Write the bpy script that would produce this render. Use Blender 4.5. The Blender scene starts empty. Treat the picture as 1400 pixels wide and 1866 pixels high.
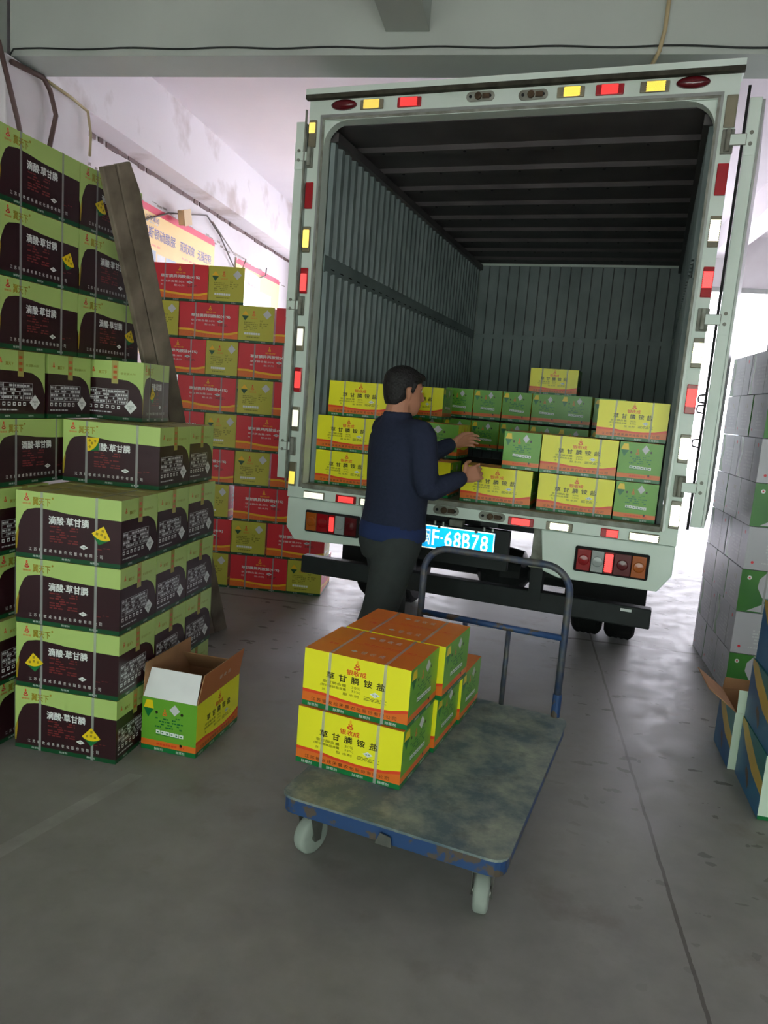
import bpy, bmesh, math, random
from mathutils import Vector, Matrix
random.seed(7)
SC = bpy.context.scene
COL = SC.collection
sin, cos, pi = math.sin, math.cos, math.pi

# ------------------------------------------------------------------ camera
F_PX, PITCH, ROLL, CAM_H = 1341.45, 0.14972, 0.07844, 1.509
cam_d = bpy.data.cameras.new('camera'); cam = bpy.data.objects.new('camera', cam_d); COL.objects.link(cam)
cam_d.sensor_fit = 'HORIZONTAL'; cam_d.sensor_width = 36.0; cam_d.lens = F_PX/1400*36.0
cam_d.clip_start = 0.05; cam_d.clip_end = 200
_R = Vector((1, 0, 0)); _U = Vector((0, sin(PITCH), cos(PITCH))); _F = Vector((0, cos(PITCH), -sin(PITCH)))
_r = cos(ROLL)*_R + sin(ROLL)*_U; _u = -sin(ROLL)*_R + cos(ROLL)*_U
cam.matrix_world = Matrix(((_r.x, _u.x, -_F.x, 0), (_r.y, _u.y, -_F.y, 0), (_r.z, _u.z, -_F.z, CAM_H), (0, 0, 0, 1)))
SC.camera = cam

ROOM = -0.172                       # yaw of the building against the camera
def room_pt(off, al, z=0): return Vector((off*cos(ROOM) - al*sin(ROOM), off*sin(ROOM) + al*cos(ROOM), z))

# ------------------------------------------------------------------ sky, daylight openings, exposure
W = bpy.data.worlds.new('sky'); SC.world = W; W.use_nodes = True
nt = W.node_tree; nt.nodes.clear()
tc = nt.nodes.new('ShaderNodeTexCoord'); mp = nt.nodes.new('ShaderNodeMapping'); mp.inputs['Rotation'].default_value = (0, 0, -ROOM)
sx = nt.nodes.new('ShaderNodeSeparateXYZ'); mr = nt.nodes.new('ShaderNodeMapRange')
mr.inputs['From Min'].default_value = -0.25; mr.inputs['From Max'].default_value = 0.25
mixc = nt.nodes.new('ShaderNodeMix'); mixc.data_type = 'RGBA'
mixc.inputs['A'].default_value = (3.0, 3.8, 3.3, 1)     # shaded yard behind the photographer
mixc.inputs['B'].default_value = (5.6, 5.4, 6.1, 1)        # open bright sky beyond the far door
bg = nt.nodes.new('ShaderNodeBackground'); wo = nt.nodes.new('ShaderNodeOutputWorld')
nt.links.new(tc.outputs['Generated'], mp.inputs['Vector']); nt.links.new(mp.outputs['Vector'], sx.inputs[0])
nt.links.new(sx.outputs['Y'], mr.inputs['Value']); nt.links.new(mr.outputs['Result'], mixc.inputs['Factor'])
nt.links.new(mixc.outputs['Result'], bg.inputs['Color']); nt.links.new(bg.outputs['Background'], wo.inputs['Surface'])
bg.inputs['Strength'].default_value = 1.0

def portal(name, off, al, z, w, h, facing):
    l = bpy.data.lights.new(name, 'AREA'); l.shape = 'RECTANGLE'; l.size = w; l.size_y = h
    l.cycles.is_portal = True
    o = bpy.data.objects.new(name, l); COL.objects.link(o)
    o.location = room_pt(off, al, z)
    o.rotation_euler = (pi/2 if facing > 0 else -pi/2, 0, ROOM)     # facing > 0: shines towards +al
    return o
portal('daylight_behind', 0.0, -3.0, 1.25, 6.4, 2.5, 1)
portal('daylight_far_door', 1.6, 10.05, 1.6, 9.0, 3.2, -1)
# the phone's own small flash LED, right beside the lens (it is what the prismatic reflectors send back)
fl = bpy.data.lights.new('phone_flash', 'POINT'); fl.energy = 7.0; fl.shadow_soft_size = 0.05; fl.color = (1, .97, .92)
flo = bpy.data.objects.new('phone_flash', fl); COL.objects.link(flo)
flo.location = Vector((0, 0, CAM_H)) + _u*0.058 + _F*0.0

# sun added over the far yard to brighten the ceiling (it stands behind the building, so only its bounce comes in)
su = bpy.data.lights.new('added_yard_sun', 'SUN'); su.energy = 84.0; su.angle = 0.15; su.color = (1, .95, 1)
suo = bpy.data.objects.new('added_yard_sun', su); COL.objects.link(suo); suo.rotation_euler = (math.radians(38), 0, ROOM + .25)

vs = SC.view_settings
vs.view_transform = 'Standard'; vs.look = 'None'; vs.exposure = 0.0; vs.gamma = 1.0; vs.use_curve_mapping = False
SC.cycles.use_denoising = True
SC.cycles.max_bounces = 10; SC.cycles.diffuse_bounces = 6; SC.cycles.glossy_bounces = 6
SC.cycles.sample_clamp_indirect = 10

# ------------------------------------------------------------------ materials
def lin(c):
    def f(x):
        x /= 255.0
        return x/12.92 if x <= 0.04045 else ((x+0.055)/1.055)**2.4
    return tuple(f(x) for x in c) + (1.0,)
MATS = {}
def mat(name, rgb, rough=0.6, spec=0.5, metal=0.0, var=0.12, scale=6.0, bump=0.0, rgb2=None, detail=4.0, coat=0.0, thr=None):
    """principled material whose colour wanders a little with a noise in object space"""
    if name in MATS: return MATS[name]
    m = bpy.data.materials.new(name); m.use_nodes = True; t = m.node_tree; n = t.nodes; b = n['Principled BSDF']
    co = n.new('ShaderNodeTexCoord'); no = n.new('ShaderNodeTexNoise'); no.inputs['Scale'].default_value = scale; no.inputs['Detail'].default_value = detail
    t.links.new(co.outputs['Object'], no.inputs['Vector'])
    rp = n.new('ShaderNodeValToRGB')
    c1 = lin(rgb); c2 = lin(rgb2) if rgb2 else tuple(x*(1-var) for x in c1[:3]) + (1,)
    lo, hi = thr if thr else (0.3, 0.7)
    rp.color_ramp.elements[0].position = lo; rp.color_ramp.elements[1].position = hi
    rp.color_ramp.elements[0].color = c2; rp.color_ramp.elements[1].color = c1
    t.links.new(no.outputs['Fac'], rp.inputs['Fac']); t.links.new(rp.outputs['Color'], b.inputs['Base Color'])
    b.inputs['Roughness'].default_value = rough; b.inputs['Specular IOR Level'].default_value = spec; b.inputs['Metallic'].default_value = metal
    b.inputs['Coat Weight'].default_value = coat; b.inputs['Coat Roughness'].default_value = 0.12
    if bump:
        bp = n.new('ShaderNodeBump'); bp.inputs['Strength'].default_value = bump; bp.inputs['Distance'].default_value = 0.01
        t.links.new(no.outputs['Fac'], bp.inputs['Height']); t.links.new(bp.outputs['Normal'], b.inputs['Normal'])
    MATS[name] = m; return m
def retro(name, rgb):
    """mirror coating of the prism cells; colour is per bounce, three bounces give the cube of it"""
    if name in MATS: return MATS[name]
    m = bpy.data.materials.new(name); m.use_nodes = True; t = m.node_tree; n = t.nodes
    n.remove(n['Principled BSDF']); g = n.new('ShaderNodeBsdfAnisotropic'); g.inputs['Roughness'].default_value = 0.15
    g.inputs['Color'].default_value = (*rgb, 1)
    t.links.new(g.outputs[0], n['Material Output'].inputs['Surface']); MATS[name] = m; return m

PR = dict(rough=0.32, spec=0.5, var=0.05, scale=3.0)           # printed, film-laminated board
M = dict(
 concrete=None,
 white_wall=mat('white_wall_paint', (226, 222, 226), 0.9, 0.2, rgb2=(206, 200, 202), scale=1.6, detail=8, bump=.05),
 lintel=mat('lintel_smeared_paint', (228, 224, 228), 0.9, .2, rgb2=(186, 176, 174), scale=2.2, detail=9, thr=(.33, .47), bump=.08),
 green_wall=mat('beam_paint', (176, 184, 176), 0.9, 0.2, rgb2=(164, 171, 164), scale=1.2, detail=8),
 ceil=mat('ceiling_paint', (228, 222, 226), 0.9, 0.2, rgb2=(216, 210, 214), scale=.8, detail=6),
 lime=mat('print_lime', (176, 202, 116), **PR), maroon=mat('print_maroon', (48, 20, 26), **PR), dkgreen=mat('print_dark_green', (12, 74, 40), **PR),
 white=mat('print_white', (232, 234, 232), **PR), red=mat('print_red', (214, 40, 52), **PR), brick=mat('print_brick_red', (120, 44, 44), **PR),
 gold=mat('print_gold', (158, 136, 30), **PR), yellow=mat('print_yellow', (240, 234, 40), **PR), orange=mat('print_orange', (226, 112, 36), **PR),
 vermilion=mat('print_vermilion', (226, 70, 36), **PR), ink=mat('print_ink', (34, 30, 18), **PR), olive_ink=mat('print_olive_ink', (134, 130, 30), **PR),
 green=mat('print_green', (104, 166, 48), **PR), midgreen=mat('print_mid_green', (14, 112, 56), **PR), olive=mat('print_olive', (190, 184, 62), **PR),
 amber=mat('print_amber', (240, 186, 30), **PR), palegrey=mat('print_pale_grey', (206, 206, 208), **PR), stickery=mat('sticker_yellow', (236, 204, 24), **PR),
 topbrown=mat('board_top_olive', (166, 158, 92), 0.5, .4, var=.1, scale=9), kraft=mat('kraft_board', (170, 128, 92), 0.85, .2, var=.14, scale=12),
 lidorange=mat('print_lid_orange', (230, 124, 42), **PR), flap_orange=mat('flap_orange', (190, 116, 72), 0.6, .3, var=.08), pale=mat('print_pale_green', (206, 222, 204), **PR),
 wbox=mat('carton_white', (184, 182, 189), **PR), wgreen=mat('print_leaf_green', (16, 90, 34), rgb2=(58, 126, 34), rough=.3, scale=3.5, detail=1), 
 blue=mat('print_sea_blue', (36, 112, 150), rgb2=(22, 84, 140), rough=.35, scale=4, detail=1), sand=mat('print_sand_yellow', (206, 170, 62), **PR), teal=mat('print_teal', (34, 118, 116), **PR),
 fish=mat('print_fish_brown', (96, 66, 50), **PR),
 strap=mat('strap_plastic', (196, 198, 196), 0.3, .5, var=.06), tape=mat('clear_tape', (176, 168, 96), 0.2, .6, var=.1), tapered=mat('tape_print', (196, 96, 40), 0.3),
 paint=mat('truck_paint', (222, 234, 226), 0.38, .5, rgb2=(206, 220, 208), scale=2.5, detail=8), grime=mat('dirty_galvanised', (150, 154, 144), 0.6, .4, rgb2=(104, 102, 90), scale=14, detail=8),
 rub=mat('black_rubber', (26, 26, 27), 0.75, .3), steel=mat('galvanised_steel', (164, 168, 164), 0.4, .5, metal=.6, scale=10),
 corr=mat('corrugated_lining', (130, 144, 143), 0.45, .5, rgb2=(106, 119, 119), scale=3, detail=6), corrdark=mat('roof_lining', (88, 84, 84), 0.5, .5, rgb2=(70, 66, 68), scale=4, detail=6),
 bedfloor=mat('load_floor', (122, 122, 112), 0.6, .4, rgb2=(84, 80, 70), scale=9, detail=8), gutter=mat('gutter_dark_brown', (72, 70, 60), 0.8, .2, rgb2=(44, 42, 34), scale=18, detail=8), rust=mat('rusty_edge', (92, 74, 56), 0.8, .2, rgb2=(52, 42, 34), scale=22, detail=8),
 chassis=mat('chassis_black', (36, 40, 42), 0.6, .4, rgb2=(24, 27, 28), scale=8), tyre=mat('tyre_rubber', (28, 28, 29), 0.85, .2, bump=.3, scale=30),
 lens_red=mat('lens_red', (150, 14, 22), 0.15, .6), lens_amber=mat('lens_amber', (170, 84, 20), 0.15, .6), lens_clear=mat('lens_clear', (160, 166, 164), 0.15, .6), lens_dark=mat('lens_dark_red', (92, 16, 24), 0.15, .6),
 hous_red=mat('reflector_red', (176, 30, 40), 0.2, .6), hous_clear=mat('reflector_housing', (140, 134, 112), 0.3, .5, rgb2=(112, 106, 88)),
 plate_blue=mat('plate_blue', (10, 110, 190), 0.3), plate_edge=mat('plate_white', (235, 238, 240), 0.3),
 tblue=mat('trolley_blue_paint', (34, 66, 112), 0.5, .5, rgb2=(84, 72, 62), scale=16, detail=8, thr=(.42, .46)), tgrey=mat('worn_tube', (96, 92, 84), 0.5, .5, metal=.3, rgb2=(44, 62, 96), scale=18, detail=8),
 wheel=mat('grey_caster_rubber', (150, 158, 150), 0.7, .3, var=.1, scale=20), zinc=mat('zinc_fork', (130, 130, 124), 0.4, .5, metal=.7, var=.3, scale=20),
 wood=mat('plank_wood', (140, 128, 112), 0.85, .2, rgb2=(98, 88, 76), scale=7, detail=10, bump=.2),
 cable=mat('black_cable', (30, 34, 34), 0.6), pvc=mat('tan_conduit', (176, 160, 122), 0.6), pipe=mat('brown_pipe', (92, 70, 66), 0.6), wire=mat('grey_wire', (150, 142, 136), 0.7), wire2=mat('dark_wire', (96, 88, 84), 0.7), tag=mat('junction_box', (196, 172, 132), 0.6),
 skin=mat('skin', (178, 124, 98), 0.55, .4, var=.08, scale=14), hair=mat('black_hair', (22, 19, 20), 0.6, .4, bump=.6, scale=90), sweater=mat('navy_sweater', (40, 46, 66), 0.9, .2, var=.15, scale=60, bump=.25), trousers=mat('charcoal_trousers', (58, 62, 62), 0.9, .2, var=.15, scale=20, bump=.15), belt=mat('blue_shirt_hem', (38, 52, 92), 0.9, .2), shoe=mat('black_shoe', (24, 24, 25), 0.5), eye=mat('eye_white', (220, 216, 210), 0.3), lip=mat('lips', (160, 92, 84), 0.5),
 poster_y=mat('poster_yellow', (246, 214, 150), 0.5, .4, var=.04), poster_r=mat('poster_red', (206, 52, 84), 0.5), poster_w=mat('poster_white', (240, 238, 240), 0.5), poster_b=mat('poster_blue_ink', (84, 84, 148), 0.5), poster_g=mat('poster_pale_blue', (176, 190, 206), 0.5), poster_p=mat('poster_pink_ink', (236, 150, 120), 0.5), logo_o=mat('poster_logo_orange', (240, 130, 70), 0.5), logo_b=mat('poster_logo_blue', (60, 130, 200), 0.5),
 yard=mat('yard_concrete', (194, 192, 198), 0.9, .2, scale=.5, detail=6),
 building=mat('yard_building', (214, 214, 218), 0.8), redplastic=mat('red_plastic', (150, 22, 28), 0.35), purple=mat('violet_bag', (50, 44, 120), 0.4),
)
M['strap'].node_tree.nodes['Principled BSDF'].inputs['Alpha'].default_value = .5      # thin translucent film strapping
R_WHITE, R_AMBER, R_RED, R_BLUE = retro('prism_white', (.99, .97, .9)), retro('prism_amber', (.99, .86, .45)), retro('prism_red', (.98, .36, .36)), retro('prism_blue', (.18, .70, .94))

# concrete floor: slab joints, stains, scuffs
m = bpy.data.materials.new('concrete_floor'); m.use_nodes = True; t = m.node_tree; n = t.nodes; b = n['Principled BSDF']; L_ = t.links.new
co = n.new('ShaderNodeTexCoord')
def noise(sc, det, vec=None, rough=.6):
    q = n.new('ShaderNodeTexNoise'); q.inputs['Scale'].default_value = sc; q.inputs['Detail'].default_value = det; q.inputs['Roughness'].default_value = rough
    L_(vec or co.outputs['Object'], q.inputs['Vector']); return q
def ramp(src, p0, c0, p1, c1):
    q = n.new('ShaderNodeValToRGB'); q.color_ramp.elements[0].position = p0; q.color_ramp.elements[1].position = p1
    q.color_ramp.elements[0].color = (*c0, 1) if len(c0) == 3 else c0; q.color_ramp.elements[1].color = (*c1, 1) if len(c1) == 3 else c1
    L_(src, q.inputs['Fac']); return q
def mth(op, a, bb=None, clamp=False):
    q = n.new('ShaderNodeMath'); q.operation = op; q.use_clamp = clamp
    for i, v in enumerate((a, bb)):
        if v is None: continue
        if hasattr(v, 'is_linked'): L_(v, q.inputs[i])
        else: q.inputs[i].default_value = v
    return q.outputs[0]
def mixm(fac, a, bcol, mode='MIX'):
    q = n.new('ShaderNodeMix'); q.data_type = 'RGBA'; q.blend_type = mode
    if hasattr(fac, 'is_linked'): L_(fac, q.inputs['Factor'])
    else: q.inputs['Factor'].default_value = fac
    for v, k in ((a, 'A'), (bcol, 'B')):
        if hasattr(v, 'is_linked'): L_(v, q.inputs[k])
        else: q.inputs[k].default_value = v
    return q.outputs['Result']
n1 = noise(1.1, 8); n2 = noise(7, 8); n3 = noise(2.6, 10)
base = ramp(n1.outputs['Fac'], .3, lin((120, 119, 114))[:3], .7, lin((144, 143, 138))[:3]).outputs['Color']
fine = ramp(n2.outputs['Fac'], .3, (.82,)*3, .7, (1.05,)*3).outputs['Color']
base = mixm(1.0, base, fine, 'MULTIPLY')
st = ramp(n3.outputs['Fac'], .56, (0,)*3, .72, (1,)*3).outputs['Color']
base = mixm(mth('MULTIPLY', st, .6), base, lin((96, 84, 74)))
sep = n.new('ShaderNodeSeparateXYZ'); L_(co.outputs['Object'], sep.inputs[0])
X, Y = sep.outputs['X'], sep.outputs['Y']
wob = mth('MULTIPLY', mth('SUBTRACT', n2.outputs['Fac'], .5), .02)
def joint(axis, pos, w):
    dd = mth('ABSOLUTE', mth('ADD', mth('SUBTRACT', axis, pos), wob))
    return mth('LESS_THAN', dd, w)
jj = mth('MAXIMUM', joint(X, .633, .006), joint(Y, 5.05, .014))
jj = mth('MAXIMUM', jj, joint(X, -3.2, .01)); jj = mth('MAXIMUM', jj, joint(Y, -1.0, .01))
base = mixm(mth('MULTIPLY', jj, .75), base, lin((66, 58, 52)))
# scattered dark scuffs and crumbs of dirt, denser on the lane to the yard
mp2 = n.new('ShaderNodeMapping'); mp2.inputs['Scale'].default_value = (3.0, 6.5, 1); mp2.inputs['Rotation'].default_value = (0, 0, .5); L_(co.outputs['Object'], mp2.inputs['Vector'])
vo = n.new('ShaderNodeTexVoronoi'); vo.inputs['Scale'].default_value = 1.9; n5 = noise(3.5, 5); vm = n.new('ShaderNodeVectorMath'); vm.operation = 'SCALE'; L_(n5.outputs['Color'], vm.inputs[0]); vm.inputs['Scale'].default_value = 1.3
va = n.new('ShaderNodeVectorMath'); L_(mp2.outputs['Vector'], va.inputs[0]); L_(vm.outputs['Vector'], va.inputs[1]); L_(va.outputs['Vector'], vo.inputs['Vector'])
sc_ = mth('LESS_THAN', vo.outputs['Distance'], mth('MULTIPLY', mth('SUBTRACT', n2.outputs['Fac'], .34), .95))
lane = mth('MULTIPLY', mth('SMOOTH_MIN', mth('MULTIPLY', mth('SUBTRACT', X, .2), 2.0), 1.0), mth('MULTIPLY', mth('SUBTRACT', Y, 1.5), .6), True)
lane2 = mth('MULTIPLY', mth('LESS_THAN', X, -.5), mth('GREATER_THAN', Y, 3.6))
base = mixm(mth('MULTIPLY', mth('MULTIPLY', sc_, mth('MAXIMUM', lane, lane2), True), .7), base, lin((58, 50, 46)))
# a rubbed chalk line in the left foreground
lx = mth('ABSOLUTE', mth('SUBTRACT', mth('SUBTRACT', X, mth('MULTIPLY', Y, .28)), -2.02))
ch = mth('MULTIPLY', mth('LESS_THAN', lx, .03), mth('MULTIPLY', mth('GREATER_THAN', Y, 1.6), mth('LESS_THAN', Y, 2.48)))
base = mixm(mth('MULTIPLY', mth('MULTIPLY', ch, mth('MULTIPLY', n2.outputs['Fac'], n2.outputs['Fac'])), .6), base, lin((190, 190, 184)))
L_(base, b.inputs['Base Color'])
rr = ramp(n2.outputs['Fac'], .35, (.46,)*3, .65, (.6,)*3); L_(rr.outputs['Color'], b.inputs['Roughness'])
bp = n.new('ShaderNodeBump'); bp.inputs['Strength'].default_value = .12; bp.inputs['Distance'].default_value = .01; L_(n2.outputs['Fac'], bp.inputs['Height']); L_(bp.outputs['Normal'], b.inputs['Normal'])
M['concrete'] = m

# worn trolley deck
m = bpy.data.materials.new('worn_deck'); m.use_nodes = True; t = m.node_tree; n = t.nodes; b = n['Principled BSDF']; L_ = t.links.new
co = n.new('ShaderNodeTexCoord')
a1 = noise(5, 10, rough=.7); a2 = noise(11, 8)
c = ramp(a1.outputs['Fac'], .42, lin((80, 98, 108))[:3], .70, lin((160, 166, 150))[:3]).outputs['Color']
c = mixm(mth('MULTIPLY', ramp(a2.outputs['Fac'], .55, (0,)*3, .75, (1,)*3).outputs['Color'], .6), c, lin((74, 76, 78)))
L_(c, b.inputs['Base Color']); b.inputs['Roughness'].default_value = .5
M['deck'] = m

# ------------------------------------------------------------------ mesh helpers
class MB:
    def __init__(s): s.v = []; s.f = []; s.m = []; s.mats = []
    def mi(s, m):
        if m not in s.mats: s.mats.append(m)
        return s.mats.index(m)
    def poly(s, pts, m):
        k = len(s.v); s.v += [tuple(p) for p in pts]; s.f.append(tuple(range(k, k+len(pts)))); s.m.append(s.mi(m))
    def box(s, a, b_, m, bev=0):
        (x0, y0, z0), (x1, y1, z1) = a, b_
        k = len(s.v); s.v += [(x0, y0, z0), (x1, y0, z0), (x1, y1, z0), (x0, y1, z0), (x0, y0, z1), (x1, y0, z1), (x1, y1, z1), (x0, y1, z1)]
        for f in ((0, 3, 2, 1), (4, 5, 6, 7), (0, 1, 5, 4), (1, 2, 6, 5), (2, 3, 7, 6), (3, 0, 4, 7)):
            s.f.append(tuple(k+i for i in f)); s.m.append(s.mi(m))
    def prism(s, pts, vec, m):
        """polygon pts extruded along vec"""
        vec = Vector(vec); p = [Vector(q) for q in pts]; q = [a+vec for a in p]; N = len(p)
        k = len(s.v); s.v += [tuple(a) for a in p+q]; mi = s.mi(m)
        s.f.append(tuple(range(k+N-1, k-1, -1))); s.f.append(tuple(range(k+N, k+2*N))); s.m += [mi, mi]
        for i in range(N):
            j = (i+1) % N; s.f.append((k+i, k+j, k+N+j, k+N+i)); s.m.append(mi)
    def rings(s, rings, m, cap=True, closed=False):
        k = len(s.v); N = len(rings[0]); mi = s.mi(m)
        for r in rings: s.v += [tuple(p) for p in r]
        R = len(rings)
        for i in range(R if closed else R-1):
            i2 = (i+1) % R
            for j in range(N):
                j2 = (j+1) % N
                s.f.append((k+i*N+j, k+i*N+j2, k+i2*N+j2, k+i2*N+j)); s.m.append(mi)
        if cap and not closed:
            s.f.append(tuple(k+j for j in range(N-1, -1, -1))); s.f.append(tuple(k+(R-1)*N+j for j in range(N))); s.m += [mi, mi]
    def tube(s, pts, r, m, n=8):
        pts = [Vector(p) for p in pts]; rad = r if isinstance(r, (list, tuple)) else [r]*len(pts)
        rs = []; up = None
        for i, p in enumerate(pts):
            d = (pts[min(i+1, len(pts)-1)] - pts[max(i-1, 0)]).normalized()
            if up is None:
                up = Vector((0, 0, 1)) if abs(d.z) < .9 else Vector((1, 0, 0))
            a = d.cross(up).normalized(); bb = a.cross(d).normalized(); up = bb
            rs.append([p + rad[i]*(cos(2*pi*j/n)*a + sin(2*pi*j/n)*bb) for j in range(n)])
        s.rings(rs, m)
    def cyl(s, c0, c1, r, m, n=20): s.tube([c0, c1], r, m, n)
    def lathe(s, origin, axis, prof, m, n=28):
        """prof: list of (distance along axis, radius)"""
        o = Vector(origin); d = Vector(axis).normalized(); a = d.orthogonal().normalized(); bb = d.cross(a)
        s.rings([[o + d*h + r*(cos(2*pi*j/n)*a + sin(2*pi*j/n)*bb) for j in range(n)] for h, r in prof], m)
    def build(s, name, parent=None, smooth=False, loc=None, rotz=0):
        me = bpy.data.meshes.new(name); me.from_pydata(s.v, [], s.f)
        for mm in s.mats: me.materials.append(mm)
        me.polygons.foreach_set('material_index', s.m)
        if smooth: me.polygons.foreach_set('use_smooth', [True]*len(me.polygons))
        me.update()
        o = bpy.data.objects.new(name, me); COL.objects.link(o)
        if parent: o.parent = parent
        if loc is not None: o.location = loc
        o.rotation_euler[2] = rotz
        return o
def bevel(o, w, seg=2):
    bm_ = bmesh.new(); bm_.from_mesh(o.data); bmesh.ops.remove_doubles(bm_, verts=bm_.verts, dist=1e-5)
    bmesh.ops.bevel(bm_, geom=[e for e in bm_.edges if e.is_manifold and e.calc_face_angle(0) > .6], offset=w, segments=seg, affect='EDGES', profile=.5, clamp_overlap=True)
    bm_.to_mesh(o.data); bm_.free(); return o
def tag(o, label, cat, group=None):
    o['label'] = label; o['category'] = cat
    if group: o['group'] = group
    return o
def thing(name, label, cat, loc, rotz=0, group=None):
    o = bpy.data.objects.new(name, None); COL.objects.link(o); o.location = loc; o.rotation_euler = (0, 0, rotz); o.empty_display_size = .1
    return tag(o, label, cat, group)
def struct(o, label, cat):
    o['kind'] = 'structure'; tag(o, label, cat); return o

# ------------------------------------------------------------------ lettering
_glyph = {}
def glyphs(body):
    k = body
    if k not in _glyph:
        c = bpy.data.curves.new('lettering', 'FONT'); c.body = body; c.resolution_u = 2
        o = bpy.data.objects.new('lettering', c); COL.objects.link(o)
        me = bpy.data.meshes.new_from_object(o.evaluated_get(bpy.context.evaluated_depsgraph_get()))
        vv = [(p.co.x, p.co.y) for p in me.vertices]; ff = [tuple(p.vertices) for p in me.polygons]
        bpy.data.objects.remove(o); bpy.data.curves.remove(c); bpy.data.meshes.remove(me)
        xs = [p[0] for p in vv]; ys = [p[1] for p in vv]
        _glyph[k] = (vv, ff, min(xs), max(xs), min(ys), max(ys))
    return _glyph[k]
class Face:
    """a flat printed face: origin (lower left), u to the right, v up, n outwards"""
    def __init__(s, mb, o, u, v, w, h):
        s.mb = mb; s.o = Vector(o); s.u = Vector(u).normalized(); s.v = Vector(v).normalized(); s.n = s.u.cross(s.v); s.w = w; s.h = h
    def P(s, a, b_, k=0): return s.o + s.u*(a*s.w) + s.v*(b_*s.h) + s.n*(0.0004*k)
    def poly(s, pts, m, k=0): s.mb.poly([s.P(a, b_, k) for a, b_ in pts], m)
    def rect(s, a0, b0, a1, b1, m, k=1): s.poly([(a0, b0), (a1, b0), (a1, b1), (a0, b1)], m, k)
    def bands(s, curves, mats, N=18):
        """curves: list of functions v(u) separating the bands, bottom to top"""
        cs = [lambda u: 0.0] + curves + [lambda u: 1.0]
        for i, mm in enumerate(mats):
            for j in range(N):
                u0, u1 = j/N, (j+1)/N
                q = [(u0, cs[i](u0)), (u1, cs[i](u1)), (u1, cs[i+1](u1)), (u0, cs[i+1](u0))]
                if abs(q[0][1]-q[3][1]) + abs(q[1][1]-q[2][1]) > 1e-5: s.poly(q, mm)
    def text(s, body, a0, b0, a1, b1, m, bold=0.0, k=2):
        """lettering stretched to fill the given part of the face"""
        vv, ff, x0, x1, y0, y1 = glyphs(body); kx = (a1-a0)/(x1-x0); ky = (b1-b0)/(y1-y0)
        mi = s.mb.mi(m); w_ = bold*.75          # heavy lettering: the strokes are struck several times, slightly shifted
        for q_, (dx, dy) in enumerate(((0, 0),) if not bold else ((-w_, -w_), (w_, -w_), (-w_, w_), (w_, w_))):
            base = len(s.mb.v); s.mb.v += [tuple(s.P(a0+(x+dx-x0)*kx, b0+(y+dy-y0)*ky, k+.2*q_)) for x, y in vv]
            for f in ff: s.mb.f.append(tuple(base+i for i in f)); s.mb.m.append(mi)
    def spaced(s, body, a0, b0, a1, b1, m, cw, bold=0.0, k=2):
        N = len(body); st_ = (a1-a0-cw)/max(1, N-1)
        for i, chh in enumerate(body):
            if chh != ' ': s.text(chh, a0+i*st_, b0, a0+i*st_+cw, b1, m, bold, k)
    def disc(s, a, b_, r, m, k=2, N=14, ry=None):
        """r in metres"""
        ry = ry or r
        s.poly([(a + r*cos(2*pi*i/N)/s.w, b_ + ry*sin(2*pi*i/N)/s.h) for i in range(N)], m, k)
    def diamond(s, a, b_, r, m, k=2, ry=None):
        ry = ry or r
        s.poly([(a-r/s.w, b_), (a, b_-ry/s.h), (a+r/s.w, b_), (a, b_+ry/s.h)], m, k)
    def dashes(s, a0, b0, a1, b1, rows, m, fill=.75, k=2, seed=1):
        """tiny print too small to read: rows of word-length marks"""
        rg = random.Random(seed); hh = (b1-b0)/rows
        for r in range(rows):
            a = a0
            while a < a1-.01:
                L = min(rg.uniform(.018, .06), a1-a)
                if rg.random() < fill: s.rect(a, b0+r*hh+hh*.2, a+L, b0+r*hh+hh*.72, m, k)
                a += L+.012
def fcurve(pts):
    def f(u):
        for (a, va), (b_, vb) in zip(pts, pts[1:]):
            if u <= b_:
                q = (u-a)/(b_-a); q = q*q*(3-2*q)*.5 + q*.5
                return va + (vb-va)*q
        return pts[-1][1]
    return f
def emblem(f, a, b_, s_, m1, m2):
    """the maker's gourd-like mark: a drop over a small ring over a wide open bowl"""
    f.disc(a, b_+1.25*s_/f.h, s_*.34, m2, 2, 10, s_*.5)
    for (dx, dy, rx, ry) in ((0, .35, .62, .42), (0, -.5, 1.0, .5)):
        N = 16; out = [(a+s_*(dx+rx*cos(2*pi*i/N))/f.w, b_+s_*(dy+ry*sin(2*pi*i/N))/f.h) for i in range(N)]
        inn = [(a+s_*(dx+rx*.5*cos(2*pi*i/N))/f.w, b_+s_*(dy+ry*.42*sin(2*pi*i/N)+.06)/f.h) for i in range(N)]
        for i in range(N):
            j = (i+1) % N; f.poly([out[i], out[j], inn[j], inn[i]], m1, 2)

COMPANY = '江苏银收成禾晨农化股份有限公司'
def carton_faces(mb, L, Wd, H):
    x, y = L/2, Wd/2
    return (Face(mb, (-x, -y, 0), (1, 0, 0), (0, 0, 1), L, H), Face(mb, (x, -y, 0), (0, 1, 0), (0, 0, 1), Wd, H),
            Face(mb, (x, y, 0), (-1, 0, 0), (0, 0, 1), L, H), Face(mb, (-x, y, 0), (0, -1, 0), (0, 0, 1), Wd, H),
            Face(mb, (-x, -y, H), (1, 0, 0), (0, 1, 0), L, Wd), Face(mb, (-x, y, 0), (1, 0, 0), (0, -1, 0), L, Wd))

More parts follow.
